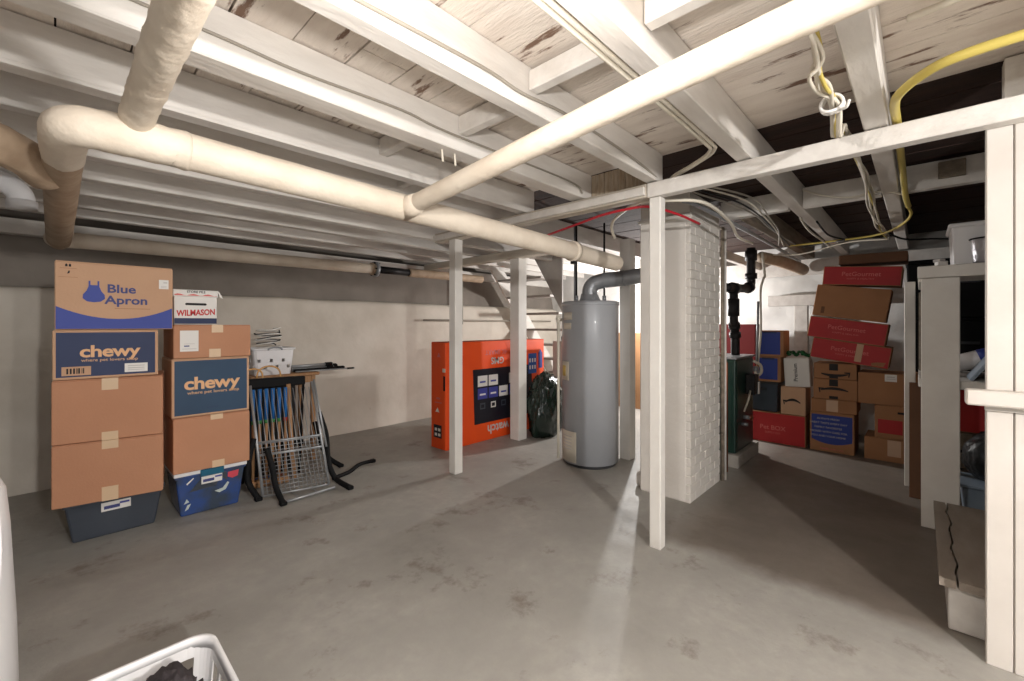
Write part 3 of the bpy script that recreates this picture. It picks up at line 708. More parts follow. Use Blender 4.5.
# small table with basket and rods
tb = thing('side_table', 'low brown table behind the wire rack carrying the white basket', 'table', (1.52, 4.6, 0))
b = MB(); b.box((0, 0, .865), (.62, .42, .03), 'wood', None, .006); sub(tb, b, 'tabletop')
b = MB(); b.box((0, 0, .815), (.54, .34, .07), 'wood', None, .003); sub(tb, b, 'apron')
for sx in (-1, 1):
    for sy in (-1, 1):
        b = MB(); b.box((sx * .26, sy * .16, .425), (.04, .04, .85), 'wood', None, .004); sub(tb, b, 'leg')
def basket_shell(w, d, h, taper, m, holes, rc, z0=0.0):
    """tub with real openings in its sides: each side is a grid with cells removed"""
    b = MB()
    def side(p0, p1, nu, nv, cut):
        V = []; F = []
        p0 = Vector(p0); p1 = Vector(p1)
        for i in range(nu + 1):
            for j in range(nv + 1):
                q = j / nv; s_ = taper + (1 - taper) * q
                pt = p0.lerp(p1, i / nu); V.append(rnd(pt.x * s_, pt.y * s_, z0 + h * q))
        for i in range(nu):
            for j in range(nv):
                if cut(i, j): continue
                a = i * (nv + 1) + j; F.append((a, a + nv + 1, a + nv + 2, a + 1))
        b.raw(V, F, m)
    W, D = w / 2, d / 2
    def rnd(x, y, z):
        s_ = taper + (1 - taper) * (z - z0) / h
        cx, cy = W * s_ - rc, D * s_ - rc
        if rc and abs(x) > cx and abs(y) > cy:
            v = Vector((abs(x) - cx, abs(y) - cy)).normalized() * rc
            return (math.copysign(cx + v.x, x), math.copysign(cy + v.y, y), z)
        return (x, y, z)
    for A, B, kx in (((-W, -D), (W, -D), 0), ((W, -D), (W, D), 1), ((W, D), (-W, D), 0), ((-W, D), (-W, -D), 1)):
        nu, nv, cut = holes[kx]
        side((A[0], A[1], 0), (B[0], B[1], 0), nu, nv, cut)
    t = taper; q = rc * .4; X_, Y_ = W * t, D * t
    b.raw([(-X_ + q, -Y_, z0), (X_ - q, -Y_, z0), (X_, -Y_ + q, z0), (X_, Y_ - q, z0), (X_ - q, Y_, z0), (-X_ + q, Y_, z0), (-X_, Y_ - q, z0), (-X_, -Y_ + q, z0)], [tuple(range(8))], m)
    return b
def rim_path(w, d, z, r, n=6):
    pts = []
    for cx, cy, a0 in ((w / 2 - r, d / 2 - r, 0), (-w / 2 + r, d / 2 - r, 90), (-w / 2 + r, -d / 2 + r, 180), (w / 2 - r, -d / 2 + r, 270)):
        for k in range(n + 1):
            a = R(a0 + 90 * k / n); pts.append((cx + r * math.cos(a), cy + r * math.sin(a), z))
    return pts
def solidify(o, t):
    md = o.modifiers.new('shell', 'SOLIDIFY'); md.thickness = t; md.offset = 0
bk = thing('plastic_basket', 'white plastic basket with punched holes on the low table by the wall', 'basket', (1.42, 4.56, .881))
cut = lambda i, j: (i % 2 == 1 and j in (2, 4) and (i // 2 + j // 2) % 2 == 0)
o = sub(bk, basket_shell(.36, .28, .24, .86, 'wplastic', {0: (13, 8, cut), 1: (9, 8, cut)}, .03), 'tub'); solidify(o, .004)
b = MB(); b.tube(rim_path(.37, .29, .242, .03), .011, 'wplastic', 8, False, True); sub(bk, b, 'rim')
b = MB(); b.tube(smooth_path([(-.06, -.158, .235), (-.05, -.165, .25), (0, -.168, .262), (.05, -.165, .25), (.06, -.158, .235)], 4), .008, 'wire', 8); sub(bk, b, 'handle', 'grey handle')
random.seed(21)
b = MB()
pts = []
for k in range(40):
    a = k * .83; pts.append((1.41 + (.10 + .02 * random.random()) * math.cos(a), 4.56 + .08 * math.sin(a) , 1.10 + .0055 * k + .02 * random.random()))
b.tube(smooth_path(pts, 4), .006, 'white', 6)
pts = [(p[0] + random.uniform(-.02, .02), p[1] + random.uniform(-.02, .02), p[2] + .008) for p in pts[8:32]]
b.tube(smooth_path(pts, 4), .005, 'black', 6)
o = tag(b.build('string_lights'), 'tangle of black and white cord piled in the white basket', 'cord')
rods = [((1.62, 4.50, .897), (2.12, 4.47, .90), .014, 'black', 'black rod lying on the table, overhanging its right end'),
        ((1.62, 4.56, .90), (2.04, 4.55, .905), .018, 'wire', 'grey rod lying on the table behind the black rod'),
        ((1.62, 4.62, .905), (2.10, 4.60, .91), .02, 'black', 'thick black rod lying on the table toward the wall'),
        ((1.62, 4.45, .89), (2.2, 4.40, .892), .007, 'wire', 'thin silver rod lying at the table front edge'),
        ((1.60, 4.52, .937), (2.02, 4.53, .94), .015, 'wire', 'silver rod stacked on top of the other rods')]
for p0, p1, r, m, lb in rods:
    b = MB(); b.tube([p0, p1], r, m, 10)
    d = (Vector(p1) - Vector(p0)).normalized(); b.tube([Vector(p1) - d * .08, Vector(p1) - d * .01], r * 1.35, 'black', 10)
    tag(b.build('rod'), lb, 'rod', 'rods on the low table')

# ------------------------------------------------------------------ orange television carton
tv = thing('television_box', 'large orange television carton standing upside down against the stairs', 'box', (3.70, 3.82, 0))
W, Dp, Hh = 1.66, .26, 1.16
b = MB(); b.box((0, 0, Hh / 2), (W, Dp, Hh), 'orange', None, .006)
y = -Dp / 2 - .0012; xl = -W / 2
b.box((0, 0, Hh + .0015), (W - .01, Dp - .01, .003), 'orangedark')
# screen picture on the front (slightly narrower at the lower edge)
poly(b, [(xl + .41, .21), (xl + 1.42, .21), (xl + 1.40, .84), (xl + .385, .84)], y, 'screen')
cols3 = [['white', 'white', 'screen', 'white', 'white'], ['violet', 'violet', 'white', 'violet', 'redink'], ['screen', 'screen', 'screen', 'screen', 'screen']]
for rr in range(3):
    for cc in range(5):
        if cc == 4 and rr == 2: continue
        u = xl + .465 + cc * .172; v = .70 - rr * .145
        b.box((u + .07, y - .0014, v), (.152, .001, .125) if rr < 2 else (.08, .001, .07), cols3[rr][cc] if rr < 2 else ['bin', 'white', 'bin', 'bin', 'bin'][cc])
        if rr == 2: b.box((u + .07, y - .0022, v), (.05, .001, .04), 'screen')
        elif cols3[rr][cc] != 'screen': b.box((u + .07, y - .0022, v - .01), (.09, .001, .02), 'violet' if cols3[rr][cc] == 'white' else 'white')
U180, V180 = (-1, 0, 0), (0, 0, -1)
b.text('watch', .15, (xl + .79, y - .0006, .125), U180, V180, 'offwhite', .02, .0005)
b.text('4K SMART', .08, (xl + .76, y - .0006, 1.03), U180, V180, 'redlight', .02, .0005)
b.text('GMS', .11, (xl + .78, y - .0006, .93), U180, V180, 'offwhite', .02, .0005)
poly(b, [(xl + 1.34, .72), (xl + 1.50, .72), (xl + 1.50, .98), (xl + 1.34, .98)], y - .0004, 'tv_green')
for k in range(6): b.box((xl + 1.37 + .05 * (k % 3), y - .0022, .80 + .09 * (k // 3)), (.025, .001, .05), 'white')
poly(b, [(xl + 1.54, .78), (xl + 1.62, .78), (xl + 1.62, .98), (xl + 1.58, 1.03), (xl + 1.54, .98)], y - .0004, 'bluebox')
poly(b, [(xl + .9, 1.157), (xl + 1.15, 1.157), (xl + 1.5, .80), (xl + 1.2, .66)], y + .0004, 'orange')
# end panel facing left
xe = -W / 2 - .0012
ue, ve = (0, -1, 0), (0, 0, 1)
def endp(pts, m, th=.0012): b.prism(pts, (xe, 0, 0), ue, ve, th, m)
endp([(-.08, .12), (.06, .12), (.06, .26), (-.08, .26)], 'screen')
for k in range(4): endp([(-.06 + .06 * (k % 2), .14 + .055 * (k // 2)), (-.02 + .06 * (k % 2), .14 + .055 * (k // 2)), (-.02 + .06 * (k % 2), .17 + .055 * (k // 2)), (-.06 + .06 * (k % 2), .17 + .055 * (k // 2))], 'white', .002)
endp([(-.05, .40), (.02, .40), (-.01, .45)], 'white'); endp([(-.06, .50), (.06, .50), (.06, .51), (-.06, .51)], 'redlight'); endp([(-.03, .54), (.03, .54), (.03, .56), (-.03, .56)], 'redlight'); endp([(-.02, 1.0), (.04, 1.0), (.01, 1.05)], 'redlight')
sub(tv, b, 'carton')
b = MB(); b.box((-W / 2 - .001, -.10, .86), (.004, .05, .04), 'sticker'); b.box((-W / 2 - .001, -.105, .72), (.006, .03, .16), 'black', None, .004); sub(tv, b, 'handle_slot', 'black handle slot')

# trash bag
def blob(c, r, seed, m, name, squash=(1, 1, 1), fold=.12, neck=None):
    bm = bmesh.new(); bmesh.ops.create_icosphere(bm, subdivisions=5, radius=1)
    V = []
    for v in bm.verts:
        n = v.co.normalized()
        q = 1 + fold * noise.noise(n * 2.2 + Vector((seed, 0, 0))) + fold * .6 * (1 - abs(noise.noise(Vector((n.x * 6, n.y * 6, n.z * 1.8)) + Vector((0, seed, 0))))) ** 3 + fold * .35 * noise.noise(n * 11 + Vector((seed, 2, 1)))
        p = Vector((n.x * r[0] * q, n.y * r[1] * q, n.z * r[2] * q))
        if p.z < -r[2] * .8: p.z = -r[2] * .8
        V.append(Vector(c) + p)
    bm.verts.index_update()
    F = [tuple(v.index for v in f_.verts) for f_ in bm.faces]; bm.free()
    b = MB(); b.raw(V, F, m, True)
    return b
b = blob((4.15, 3.345, .33), (.27, .18, .41), 4, 'greenbag', '', fold=.16)
tag(b.build('trash_bag'), 'dark green plastic trash bag slumped by the orange carton', 'bag')
sb = thing('pale_carton', 'pale narrow carton behind the water heater with black strap handle', 'box', (4.62, 3.42, 0))
b = MB(); b.box((0, 0, .57), (.24, .2, 1.14), 'pale', None, .005); b.box((-.121, 0, .3), (.002, .2, .5), 'pale'); sub(sb, b, 'carton')
b = MB(); b.tube(smooth_path([(-.1, -.06, 1.13), (-.11, -.06, 1.2), (0, -.06, 1.23), (.1, -.06, 1.2), (.09, -.06, 1.13)], 5), .018, 'black', 8); sub(sb, b, 'handle')

# ------------------------------------------------------------------ stairs at the back
stt = thing('staircase', 'steep open white wooden staircase behind the thick post', 'stairs', (0, 0, 0))
def sx(z): return 4.64 + (2.37 - z) * .835
for k in range(9):
    z = 2.33 - .26 * k
    if z < .1: break
    b = MB(); b.mm((sx(z) - .02, 4.03, z - .035), (sx(z) + .24, 4.93, z), 'shadegrey', .005); sub(stt, b, 'tread')
for Y, nm in ((4.93, 'stringer'),):
    b = MB()
    zt = 2.38
    pts = [(sx(zt) - .03, zt), (sx(zt) + .27, zt), (sx(.0) + .27, 0), (sx(.0) - .03, 0)]
    b.prism(pts, (0, Y + .035, 0), (1, 0, 0), (0, 0, 1), .035, 'paint'); sub(stt, b, nm)
b = MB(); b.prism([(3.99, 2.385), (3.44, 2.385), (3.44, 1.52)], (4.6, 0, 0), (0, 1, 0), (0, 0, 1), .025, 'shadegrey'); b.mm((4.6, 3.46, 2.3), (4.7, 4.06, 2.385), 'shadegrey')
sub(stt, b, 'side_panel', 'shade-grey triangular side panel')

# ------------------------------------------------------------------ water heater
wh = thing('water_heater', 'tall grey cylindrical water heater in the middle', 'water heater', (3.635, 2.375, 0))
r = .275
b = MB(); b.lathe([(r - .02, .03), (r, .035), (r, 1.545), (r - .004, 1.56), (r - .03, 1.565)], (0, 0, 0), 'tank', 64)
sub(wh, b, 'tank')
b = MB(); b.lathe([(r + .004, 1.54), (r + .006, 1.548), (r + .004, 1.572), (r - .02, 1.58), (0.001, 1.585)], (0, 0, 0), 'tank', 64); sub(wh, b, 'top_cap')
b = MB(); b.lathe([(r - .03, 0), (r - .03, .04)], (0, 0, 0), 'tankdark', 48)
sub(wh, b, 'base_ring')
# direction to the room (the viewer side) and to its left edge
vx, vy = -.80, -.60
def curved_patch(a0, a1, z0, z1, rr, m, n=10):
    b = MB(); V = []; F = []
    for i in range(n + 1):
        a = R(a0 + (a1 - a0) * i / n)
        for q in (rr, rr + .004):
            V += [(q * math.cos(a), q * math.sin(a), z0), (q * math.cos(a), q * math.sin(a), z1)]
    for i in range(n):
        a = i * 4; F += [(a + 2, a + 6, a + 7, a + 3), (a, a + 1, a + 5, a + 4), (a + 1, a + 3, a + 7, a + 5), (a, a + 4, a + 6, a + 2)]
    F += [(0, 2, 3, 1), (n * 4, n * 4 + 1, n * 4 + 3, n * 4 + 2)]
    b.raw(V, F, m, True); return b
b = curved_patch(142, 186, .05, .34, r + .002, 'sticker', 12)
for z in (.29, .26, .23, .20, .17):
    pb = curved_patch(150, 176, z, z + .008, r + .0065, 'offwhite', 6)
    b.bm.from_mesh  # noqa
    V = [v.co.copy() for v in pb.bm.verts]; pb.bm.verts.index_update(); F = [tuple(v.index for v in f_.verts) for f_ in pb.bm.faces]; b.raw(V, F, 'offwhite'); pb.bm.free()
sub(wh, b, 'rating_label', 'cream paper label')
sub(wh, curved_patch(142, 168, .82, 1.0, r + .002, 'sticker'), 'warning_sticker', 'cream sticker')
sub(wh, curved_patch(146, 158, .86, .96, r + .0065, 'yellowtag'), 'yellow_tag', 'yellow sticker')
sub(wh, curved_patch(150, 176, 1.40, 1.47, r + .002, 'sticker'), 'upper_sticker', 'pale sticker'); sub(wh, curved_patch(150, 174, 1.31, 1.37, r + .002, 'sticker'), 'middle_sticker', 'pale sticker')
for dx, dy in ((-.09, .10), (.10, -.10)):
    b = MB(); b.tube([(dx, dy, 1.58), (dx, dy, 2.36)], .010, 'iron', 10); b.tube([(dx, dy, 1.58), (dx, dy, 1.64)], .02, 'galv', 10); sub(wh, b, 'water_pipe')
b = MB(); b.tube([(-.02, .17, 1.58), (-.02, .17, 2.36)], .009, 'galv', 10); sub(wh, b, 'water_pipe')
b = MB(); b.lathe([(.11, 1.583), (.1, 1.60), (.085, 1.63), (.078, 1.65)], (0, 0, 0), 'galv', 24, cap=False)
for k in range(3):
    a = k * 2.1; b.tube([(.1 * math.cos(a), .1 * math.sin(a), 1.58), (.08 * math.cos(a), .08 * math.sin(a), 1.66)], .006, 'galv', 6)
b.lathe([(.055, 1.583), (.055, 1.66)], (0, 0, 0), 'tankdark', 16); hood = sub(wh, b, 'draft_hood')
b = MB(); P = smooth_path([(0, 0, 1.64), (0, 0, 1.70), (.02, -.03, 1.755), (.06, -.12, 1.785), (.12, -.3, 1.80), (.22, -.62, 1.835)], 6)
b.tube(P, .074, 'galv', 24)
for i in (3, 8, 13, 18, 24): b.tube([P[i], P[i].lerp(P[i + 1], .25)], .0775, 'galv', 24)
sub(hood, b, 'flue_pipe')
b = MB(); b.tube(smooth_path([(-.10, .255, 1.40), (-.17, .275, 1.41), (-.30, .17, 1.41)], 3), .014, 'cable', 10); b.tube([(-.31, .155, 1.43), (-.31, .155, .07)], .013, 'cable', 10); b.tube([(-.31, .155, 1.44), (-.31, .155, 1.38)], .02, 'cable', 10)
sub(wh, b, 'relief_pipe', 'thin white relief pipe')

# boards leaning by the chimney back
b = MB(); b.box((6.45, 3.42, .61), (.035, .5, 1.22), 'brownboard', None, .003); o = tag(b.build('leaning_board'), 'brown board glimpsed in the gap between the water heater and the chimney', 'board')
# thin rusty conduit on the chimney corner
b = MB(); b.tube([(3.985, 1.25, 0), (3.985, 1.25, 2.2)], .016, 'oldwood', 10); b.tube([(4.02, 1.245, 0), (4.02, 1.245, 2.19)], .016, 'paint', 10)
for z in (.4, 1.1, 1.8): b.box((4.0, 1.25, z), (.08, .02, .02), 'oldwood', None, .003)
tag(b.build('chimney_conduit'), 'pair of thin vertical pipes at the chimney right corner', 'pipe')

# ------------------------------------------------------------------ boiler
bo = thing('boiler', 'dark green boiler cabinet right of the brick chimney', 'boiler', (4.75, 1.56, 0))
b = MB(); b.box((0, 0, .57), (.60, .56, .90), 'boiler', None, .012, 1, 2); b.box((-.303, 0, .57), (.006, .5, .84), 'boiler', None, .002); b.box((0, -.282, .72), (.52, .006, .56), 'boiler', None, .002); b.box((0, -.282, .28), (.52, .006, .26), 'boiler', None, .002)
sub(bo, b, 'jacket')
b = MB(); b.box((0, 0, 1.03), (.63, .59, .02), 'galv', None, .004); sub(bo, b, 'top_plate')
b = MB(); b.box((0, 0, .06), (.7, .64, .12), 'concrete', None, .006); sub(bo, b, 'pad', 'pale concrete pad')
b = MB(); b.box((.06, -.33, .76), (.14, .09, .2), 'iron', None, .008); b.box((.10, -.382, .72), (.04, .012, .12), 'white', None, .002); b.tube([(.0, -.33, .7), (-.1, -.34, .62), (-.1, -.30, .5)], .01, 'cable', 8); sub(bo, b, 'gas_valve')
b = MB()
for q in ((.16, -.32, .9), (.2, -.33, .86)): b.tube([q, (q[0], q[1] - .04, q[2])], .03, 'galv', 14)
b.tube(smooth_path([(.2, -.30, .98), (.24, -.36, .94), (.2, -.38, .87), (.14, -.36, .84), (.05, -.36, .88)], 5), .014, 'cable', 8); sub(bo, b, 'gauge')
for q, rr_, mm_ in (((-.06, .44), .02, 'galv'), ((.05, .42), .025, 'copper'), ((-.12, .38), .016, 'galv')):
    sub(bo, MB().tube([(q[0], -.285, q[1]), (q[0], -.34, q[1])], rr_, mm_, 10), 'drain_cock')
b = MB()
# iron riser with zig-zag fittings
P1 = smooth_path([(.02, -.16, 1.03), (.02, -.16, 1.22), (.0, -.16, 1.30), (-.05, -.17, 1.36), (-.07, -.17, 1.44), (-.07, -.17, 1.72)], 5)
P1 = [p_ + Vector((.09, 0, 0)) for p_ in P1]
b.tube(P1, .042, 'iron', 14)
for i in (5, 12, 20): b.tube([P1[i], P1[min(i + 3, len(P1) - 1)]], .055, 'iron', 14)
b.tube(smooth_path([(-.2, -.17, 1.72), (-.07, -.17, 1.725), (.3, -.19, 1.74), (.44, -.2, 1.755), (.52, -.2, 1.80), (.53, -.2, 1.88), (.53, -.2, 2.2)], 5), .044, 'iron', 14)
for a, c_ in (((-.04, -.17, 1.725), (.09, -.17, 1.727)), ((.40, -.2, 1.75), (.47, -.2, 1.765)), ((.53, -.2, 1.86), (.53, -.2, 1.92)), ((.53, -.2, 2.06), (.53, -.2, 2.17))): b.tube([a, c_], .06, 'iron', 14)
sub(bo, b, 'iron_riser', 'black iron riser pipes')
b = MB(); b.tube(smooth_path([(.40, -.30, .95), (.43, -.32, 1.3), (.42, -.32, 1.7), (.5, -.33, 1.85), (.55, -.33, 1.9), (.56, -.3, 2.15)], 6), .012, 'cable', 8)
b.tube([(.36, -.30, .95), (.37, -.31, 1.6)], .012, 'galv', 8); sub(bo, b, 'supply_pipe', 'thin white pipes')
b = wrapped([(5.36, 1.28, 2.1), (5.7, 1.2, 2.09), (6.3, 1.12, 2.07), (6.6, 1.1, 2.06)], [.06, .07], 'wrapold', 30, .02, 12)
tag(b.build('insulated_stub'), 'short tan wrapped pipe above the boiler running to the back wall', 'pipe')
b = MB(); b.tube([(4.25, 1.30, .0), (4.25, 1.30, 1.0), (4.26, 1.33, 1.06), (4.3, 1.42, 1.08)], .014, 'copper', 8); tag(b.build('copper_line'), 'thin copper pipe rising beside the boiler left edge', 'pipe')
b = MB(); b.mm((4.4, 1.6, 2.1), (6.7, 1.66, 2.2), 'paint', .004); tag(b.build('header_beam'), 'white beam running above the boiler to the back wall', 'beam', 'header boards')

# ------------------------------------------------------------------ right-hand stored boxes (fronts face the room)
RZ = R(-90)
RG = 'boxes stored at the right back'
def rbox(label, yl, yr, z0, h, d, card, art=None, tapes=(), stick=(), tilt=0, front=None, xf=5.65, name='cardboard_box'):
    w = yl - yr
    return carton(label, (xf + d / 2, (yl + yr) / 2, z0), RZ, w, d, h, card, art, tapes, stick, RG, tilt, 'box', name, front)
def redart(txt, small, m='redlight', size=.075, pos=.56, lab=None):
    def art(b, w, d, h, y):
        b.box((0, y, h / 2), (w - .014, .001, h - .014), 'red')
        b.text(txt, size, (0, y - .0012, h * pos), UX, VZ, m, .01, .0005)
        b.text(small, size * .42, (0, y - .0012, h * pos - size * .8), UX, VZ, m, .004, .0005)
    return art
rbox('red printed carton standing on the floor beside the boiler', 1.55, .915, 0, .345, .45, 'card3', redart('Pet BOX', 'SUPPLY CO.', 'redlight', .07, .5))
b_ = thing('storage_crate', 'dark grey crate on the red carton behind the boiler', 'crate', (5.87, 1.35, .348))
b = MB(); b.box((0, 0, .17), (.4, .33, .34), 'bin', None, .01, .94, 2); b.box((0, 0, .33), (.42, .35, .03), 'binlid', None, .006); sub(b_, b, 'tub')
b = MB(); b.box((-.212, 0, .26), (.012, .12, .03), 'binlid', None, .004); sub(b_, b, 'handle')
def bluetall(b, w, d, h, y):
    b.box((.0, y, h * .52), (w * .74, .001, h * .86), 'bluebox')
    b.box((0, y - .0008, h * .93), (w * .5, .001, .02), 'navy')
rbox('kraft carton with royal blue front panel, on the dark crate', 1.40, 1.15, .698, .285, .28, 'card3', bluetall)
rbox('kraft carton with royal blue front panel, topmost behind the boiler pipes', 1.40, 1.12, .986, .30, .28, 'card3', bluetall)
def smile(flip=False, s=1.0, blocks=True):
    def art(b, w, d, h, y):
        sg = -1 if flip else 1
        n = 16; top = []; bot = []
        for k in range(n + 1):
            u = -.32 * w + .62 * w * k / n; q = (k / n * 2 - 1)
            e = .32 * h + sg * (-.10 * h * (1 - q * q)) + (0 if not flip else .12 * h)
            th = .006 + .008 * (1 - q * q)
            top.append((u, e + th)); bot.append((u, e - th))
        poly(b, top + bot[::-1], y, 'blackink')
        u, e = (.30 * w, top[-1][1] - .006) if not flip else (-.32 * w, top[0][1] - .006)
        s2 = 1 if not flip else -1
        poly(b, [(u - .03 * s2, e + .022), (u + .022 * s2, e + .024), (u + .012 * s2, e - .03), (u + .004 * s2, e - .028), (u + .006 * s2, e + .008), (u - .028 * s2, e + .012)][::s2], y, 'blackink')
        if blocks: b.box((-.01, y + .0004, h - .04), (.075, .001, .07), 'blackink'); b.box((-.01, y + .0004, .02), (.075, .001, .03), 'blackink')
    return art
rbox('small kraft carton with a curved smile mark, standing on the red carton', 1.15, .915, .348, .31, .3, 'card2', smile(True, 1, False))
def premium(b, w, d, h, y):
    b.text('Premium', .055, (-.01, y - .001, h / 2), (0, 0, 1), (-1, 0, 0), 'blackink', .006, .0005)
rbox('white flat package with vertical black lettering, leaning on small carton', 1.115, .875, .661, .32, .16, 'white', premium, tilt=R(-3), name='white_package', xf=5.68)
b = MB(); random.seed(9)
pts = [(5.75 + random.uniform(-.05, .06), 1.16 - .3 * k / 22 + random.uniform(-.03, .03), 1.008 + random.uniform(0, .045)) for k in range(23)]
b.tube(smooth_path(pts, 4), .014, 'garland', 7, fn=lambda t, a, i: 1 + .5 * ((i * 7 + int(a * 3)) % 3 - 1))
tag(b.build('garland'), 'green tinsel strand heaped on top of the white package', 'garland')
def pub(b, w, d, h, y):
    pts = [(-w * .46, h * .93), (-w * .46, h * .30)]
    for k in range(13):
        u = -w * .46 + w * .92 * k / 12; q = u / (w * .46); pts.append((u, h * (.20 + .10 * q * q)))
    pts += [(w * .46, h * .93)]
    poly(b, pts, y, 'bluebox')
    for k in range(5): b.text(['ALWAYS FRESH', 'GREAT TASTE EVERY DAY', 'FAMILY FAVORITES', 'PACKED WITH CARE FOR', 'YOU AND YOUR HOME'][k], .028, (-.03, y - .0014, h * (.83 - .11 * k)), UX, VZ, 'offwhite', .0, .0005)
    b.text('handle with care', .03, (0, y - .001, h * .08), UX, VZ, 'redlight', 0, .0005)
rbox('kraft carton with blue curved panel at the bottom of its stack', .875, .495, 0, .42, .42, 'card3', pub)
rbox('low open-topped kraft carton with shiny tape above the blue panel carton', .865, .475, .423, .137, .4, 'card3', lambda b, w, d, h, y: b.box((-.01, y, .07), (.1, .001, .12), 'cleartape'))
rbox('kraft carton with black upside-down smile mark in the right stack', .845, .47, .563, .215, .36, 'card3', smile(True))
rbox('kraft carton with black smile mark carrying the leaning red cartons', .84, .475, .781, .163, .36, 'card3', smile(False))
rbox('plain brown carton standing on the floor at the right end', .415, .08, 0, .225, .36, 'card3', lambda b, w, d, h, y: b.box((.06, y, h * .6), (.1, .001, h * .7), 'cleartape'))
rbox('brown carton with dark red printed panel, second from the floor at right', .335, .0, .228, .325, .36, 'card3', lambda b, w, d, h, y: (b.box((-.05, y, h * .36), (w * .55, .001, h * .42), 'red'), b.box((.05, y, h * .8), (.09, .001, .02), 'blackink')))
rbox('wide brown carton with torn label, third from the floor at right', .465, -.1, .556, .315, .4, 'card3', None, (), [(-.03, .27, .09, .07, [(0, .01, .06, .01), (0, -.01, .07, .006)])])
TL = R(8.7)
def tilt_box(label, yl, yr, zl, h, d, card, art, xf, front=None, ll=TL):
    # lower left corner of the front at height zl; box leans down to its right
    w = (yl - yr)
    o = thing('cardboard_box', label, 'box', (0, 0, 0), RZ, RG, ll)
    cx = yl - (w / 2) * math.cos(ll); zc = zl - (w / 2) * math.sin(ll)
    o.location = (xf + d / 2, cx, zc)
    b = MB(); b.box((0, 0, h / 2 - .002), (w, d, h - .004), card, None, .004)
    for sgn in (-1, 1): b.box((0, sgn * d / 4, h - .003), (w - .006, d / 2 - .003, .006), card, None, .0015)
    art(b, w, d, h, -d / 2 - .0018); sub(o, b, 'carton'); return o
def rart(shine=False, chip=False):
    def art(b, w, d, h, y):
        b.box((0, y, h / 2), (w - .014, .001, h - .014), 'red')
        b.text('PetGourmet', .062, (.0, y - .0012, h * .58), UX, VZ, 'redlight', .004, .0005)
        b.text('HAPPY & HEALTHY', .026, (.0, y - .0012, h * .34), UX, VZ, 'redlight', 0, .0005)
        if shine: b.box((.08, y - .0014, h * .55), (.055, .001, h * .85), 'cleartape')
        if chip: poly(b, [(w * .30, h * .06), (w * .44, h * .08), (w * .46, h * .28), (w * .36, h * .25), (w * .29, h * .18)], y - .0012, 'card3')
    return art
tilt_box('long red carton leaning, lowest of the leaning pile', .875, .225, 1.008, .215, .34, 'card3', rart(True, True), 5.64)
tilt_box('long red carton leaning, second from the bottom of its pile', .90, .25, 1.232, .222, .36, 'card3', rart(), 5.63)
tilt_box('plain brown carton leaning between two red cartons', .855, .245, 1.462, .33, .34, 'card3', lambda b, w, d, h, y: (b.box((-w * .36, y, h * .2), (.03, .001, .07), 'carddark')), 5.64)
tilt_box('long red carton leaning, highest of the red cartons', .765, .135, 1.782, .195, .34, 'card3', rart(), 5.64, None, R(5))
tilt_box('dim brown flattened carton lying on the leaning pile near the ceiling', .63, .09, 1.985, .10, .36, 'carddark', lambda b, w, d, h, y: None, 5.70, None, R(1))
for z0, hh, lb in ((0, .80, 'black tote on the floor in the dark corner behind the shelf'), (.802, .62, 'black tote in the middle of the dark corner stack'), (1.424, .60, 'black tote on top of the dark corner stack')):
    b_ = thing('storage_crate', lb, 'crate', (6.42, -.32, z0), 0, 'black totes in the corner')
    b = MB(); b.box((0, 0, (hh - .03) / 2), (.5, .86, hh - .03), 'black', None, .015, .95, 2); sub(b_, b, 'tub')
    b = MB(); b.box((0, 0, hh - .016), (.52, .88, .03), 'black', None, .006); sub(b_, b, 'lid')
    b = MB(); b.box((-.262, 0, hh * .6), (.02, .2, .03), 'binlid', None, .004); sub(b_, b, 'handle')
# white timber frame at the back wall
fr = thing('timber_frame', 'white timber beam on a post against the stone back wall', 'frame', (0, 0, 0))
b = MB(); b.mm((6.6, .4, 1.60), (6.72, 1.5, 1.74), 'paint', .005); sub(fr, b, 'beam')
b = MB(); b.mm((6.62, 1.05, 0), (6.70, 1.2, 1.6), 'paint', .005); sub(fr, b, 'post')
b = MB(); b.mm((6.66, -1.5, 2.0), (6.75, 2.5, 2.2), 'paint', .004); tag(b.build('sill_plate'), 'white sill board along the top of the stone back wall', 'board')
b = MB(); b.mm((6.1, 1.52, .0), (6.4, 2.3, 1.36), 'maroon', .01); tag(b.build('red_cabinet'), 'dark red cabinet edge seen behind the boiler', 'cabinet')

# ------------------------------------------------------------------ white shelf at right
sh = thing('shelf_unit', 'tall white wooden shelf unit behind the low step', 'shelf', (4.0, -.1, 0))
def sp(a, b_, nm, m='paint_clean', bev=.004):
    b = MB(); b.mm([a[i] - (4.0, -.1, 0)[i] for i in range(3)], [b_[i] - (4.0, -.1, 0)[i] for i in range(3)], m, bev); sub(sh, b, nm)
sp((3.99, -.185, 0), (4.03, -.002, 1.66), 'post'); sp((4.90, .03, 0), (4.95, .10, 1.71), 'post'); sp((4.0, -1.2, 0), (4.04, -1.05, 1.66), 'post')
sp((3.97, -1.2, 1.662), (4.0, .015, 1.74), 'top_rail'); sp((4.0, -1.2, 1.70), (4.98, .015, 1.74), 'top_shelf'); sp((4.0, -.02, 1.64), (4.9, .012, 1.698), 'side_rail')
sp((4.035, -1.2, .93), (4.95, .012, .985), 'middle_shelf')
sp((4.55, -.02, 1.0), (4.58, .01, 1.6), 'brace', 'oldwood')
tb_ = thing('white_tub', 'white lidded box on top of the shelf unit', 'box', (4.32, -.36, 1.742))
b = MB(); b.box((0, 0, .13), (.40, .42, .26), 'wplastic', None, .012, .95, 2); sub(tb_, b, 'tub'); b = MB(); b.box((0, 0, .27), (.42, .45, .03), 'wplastic', None, .008); sub(tb_, b, 'lid')
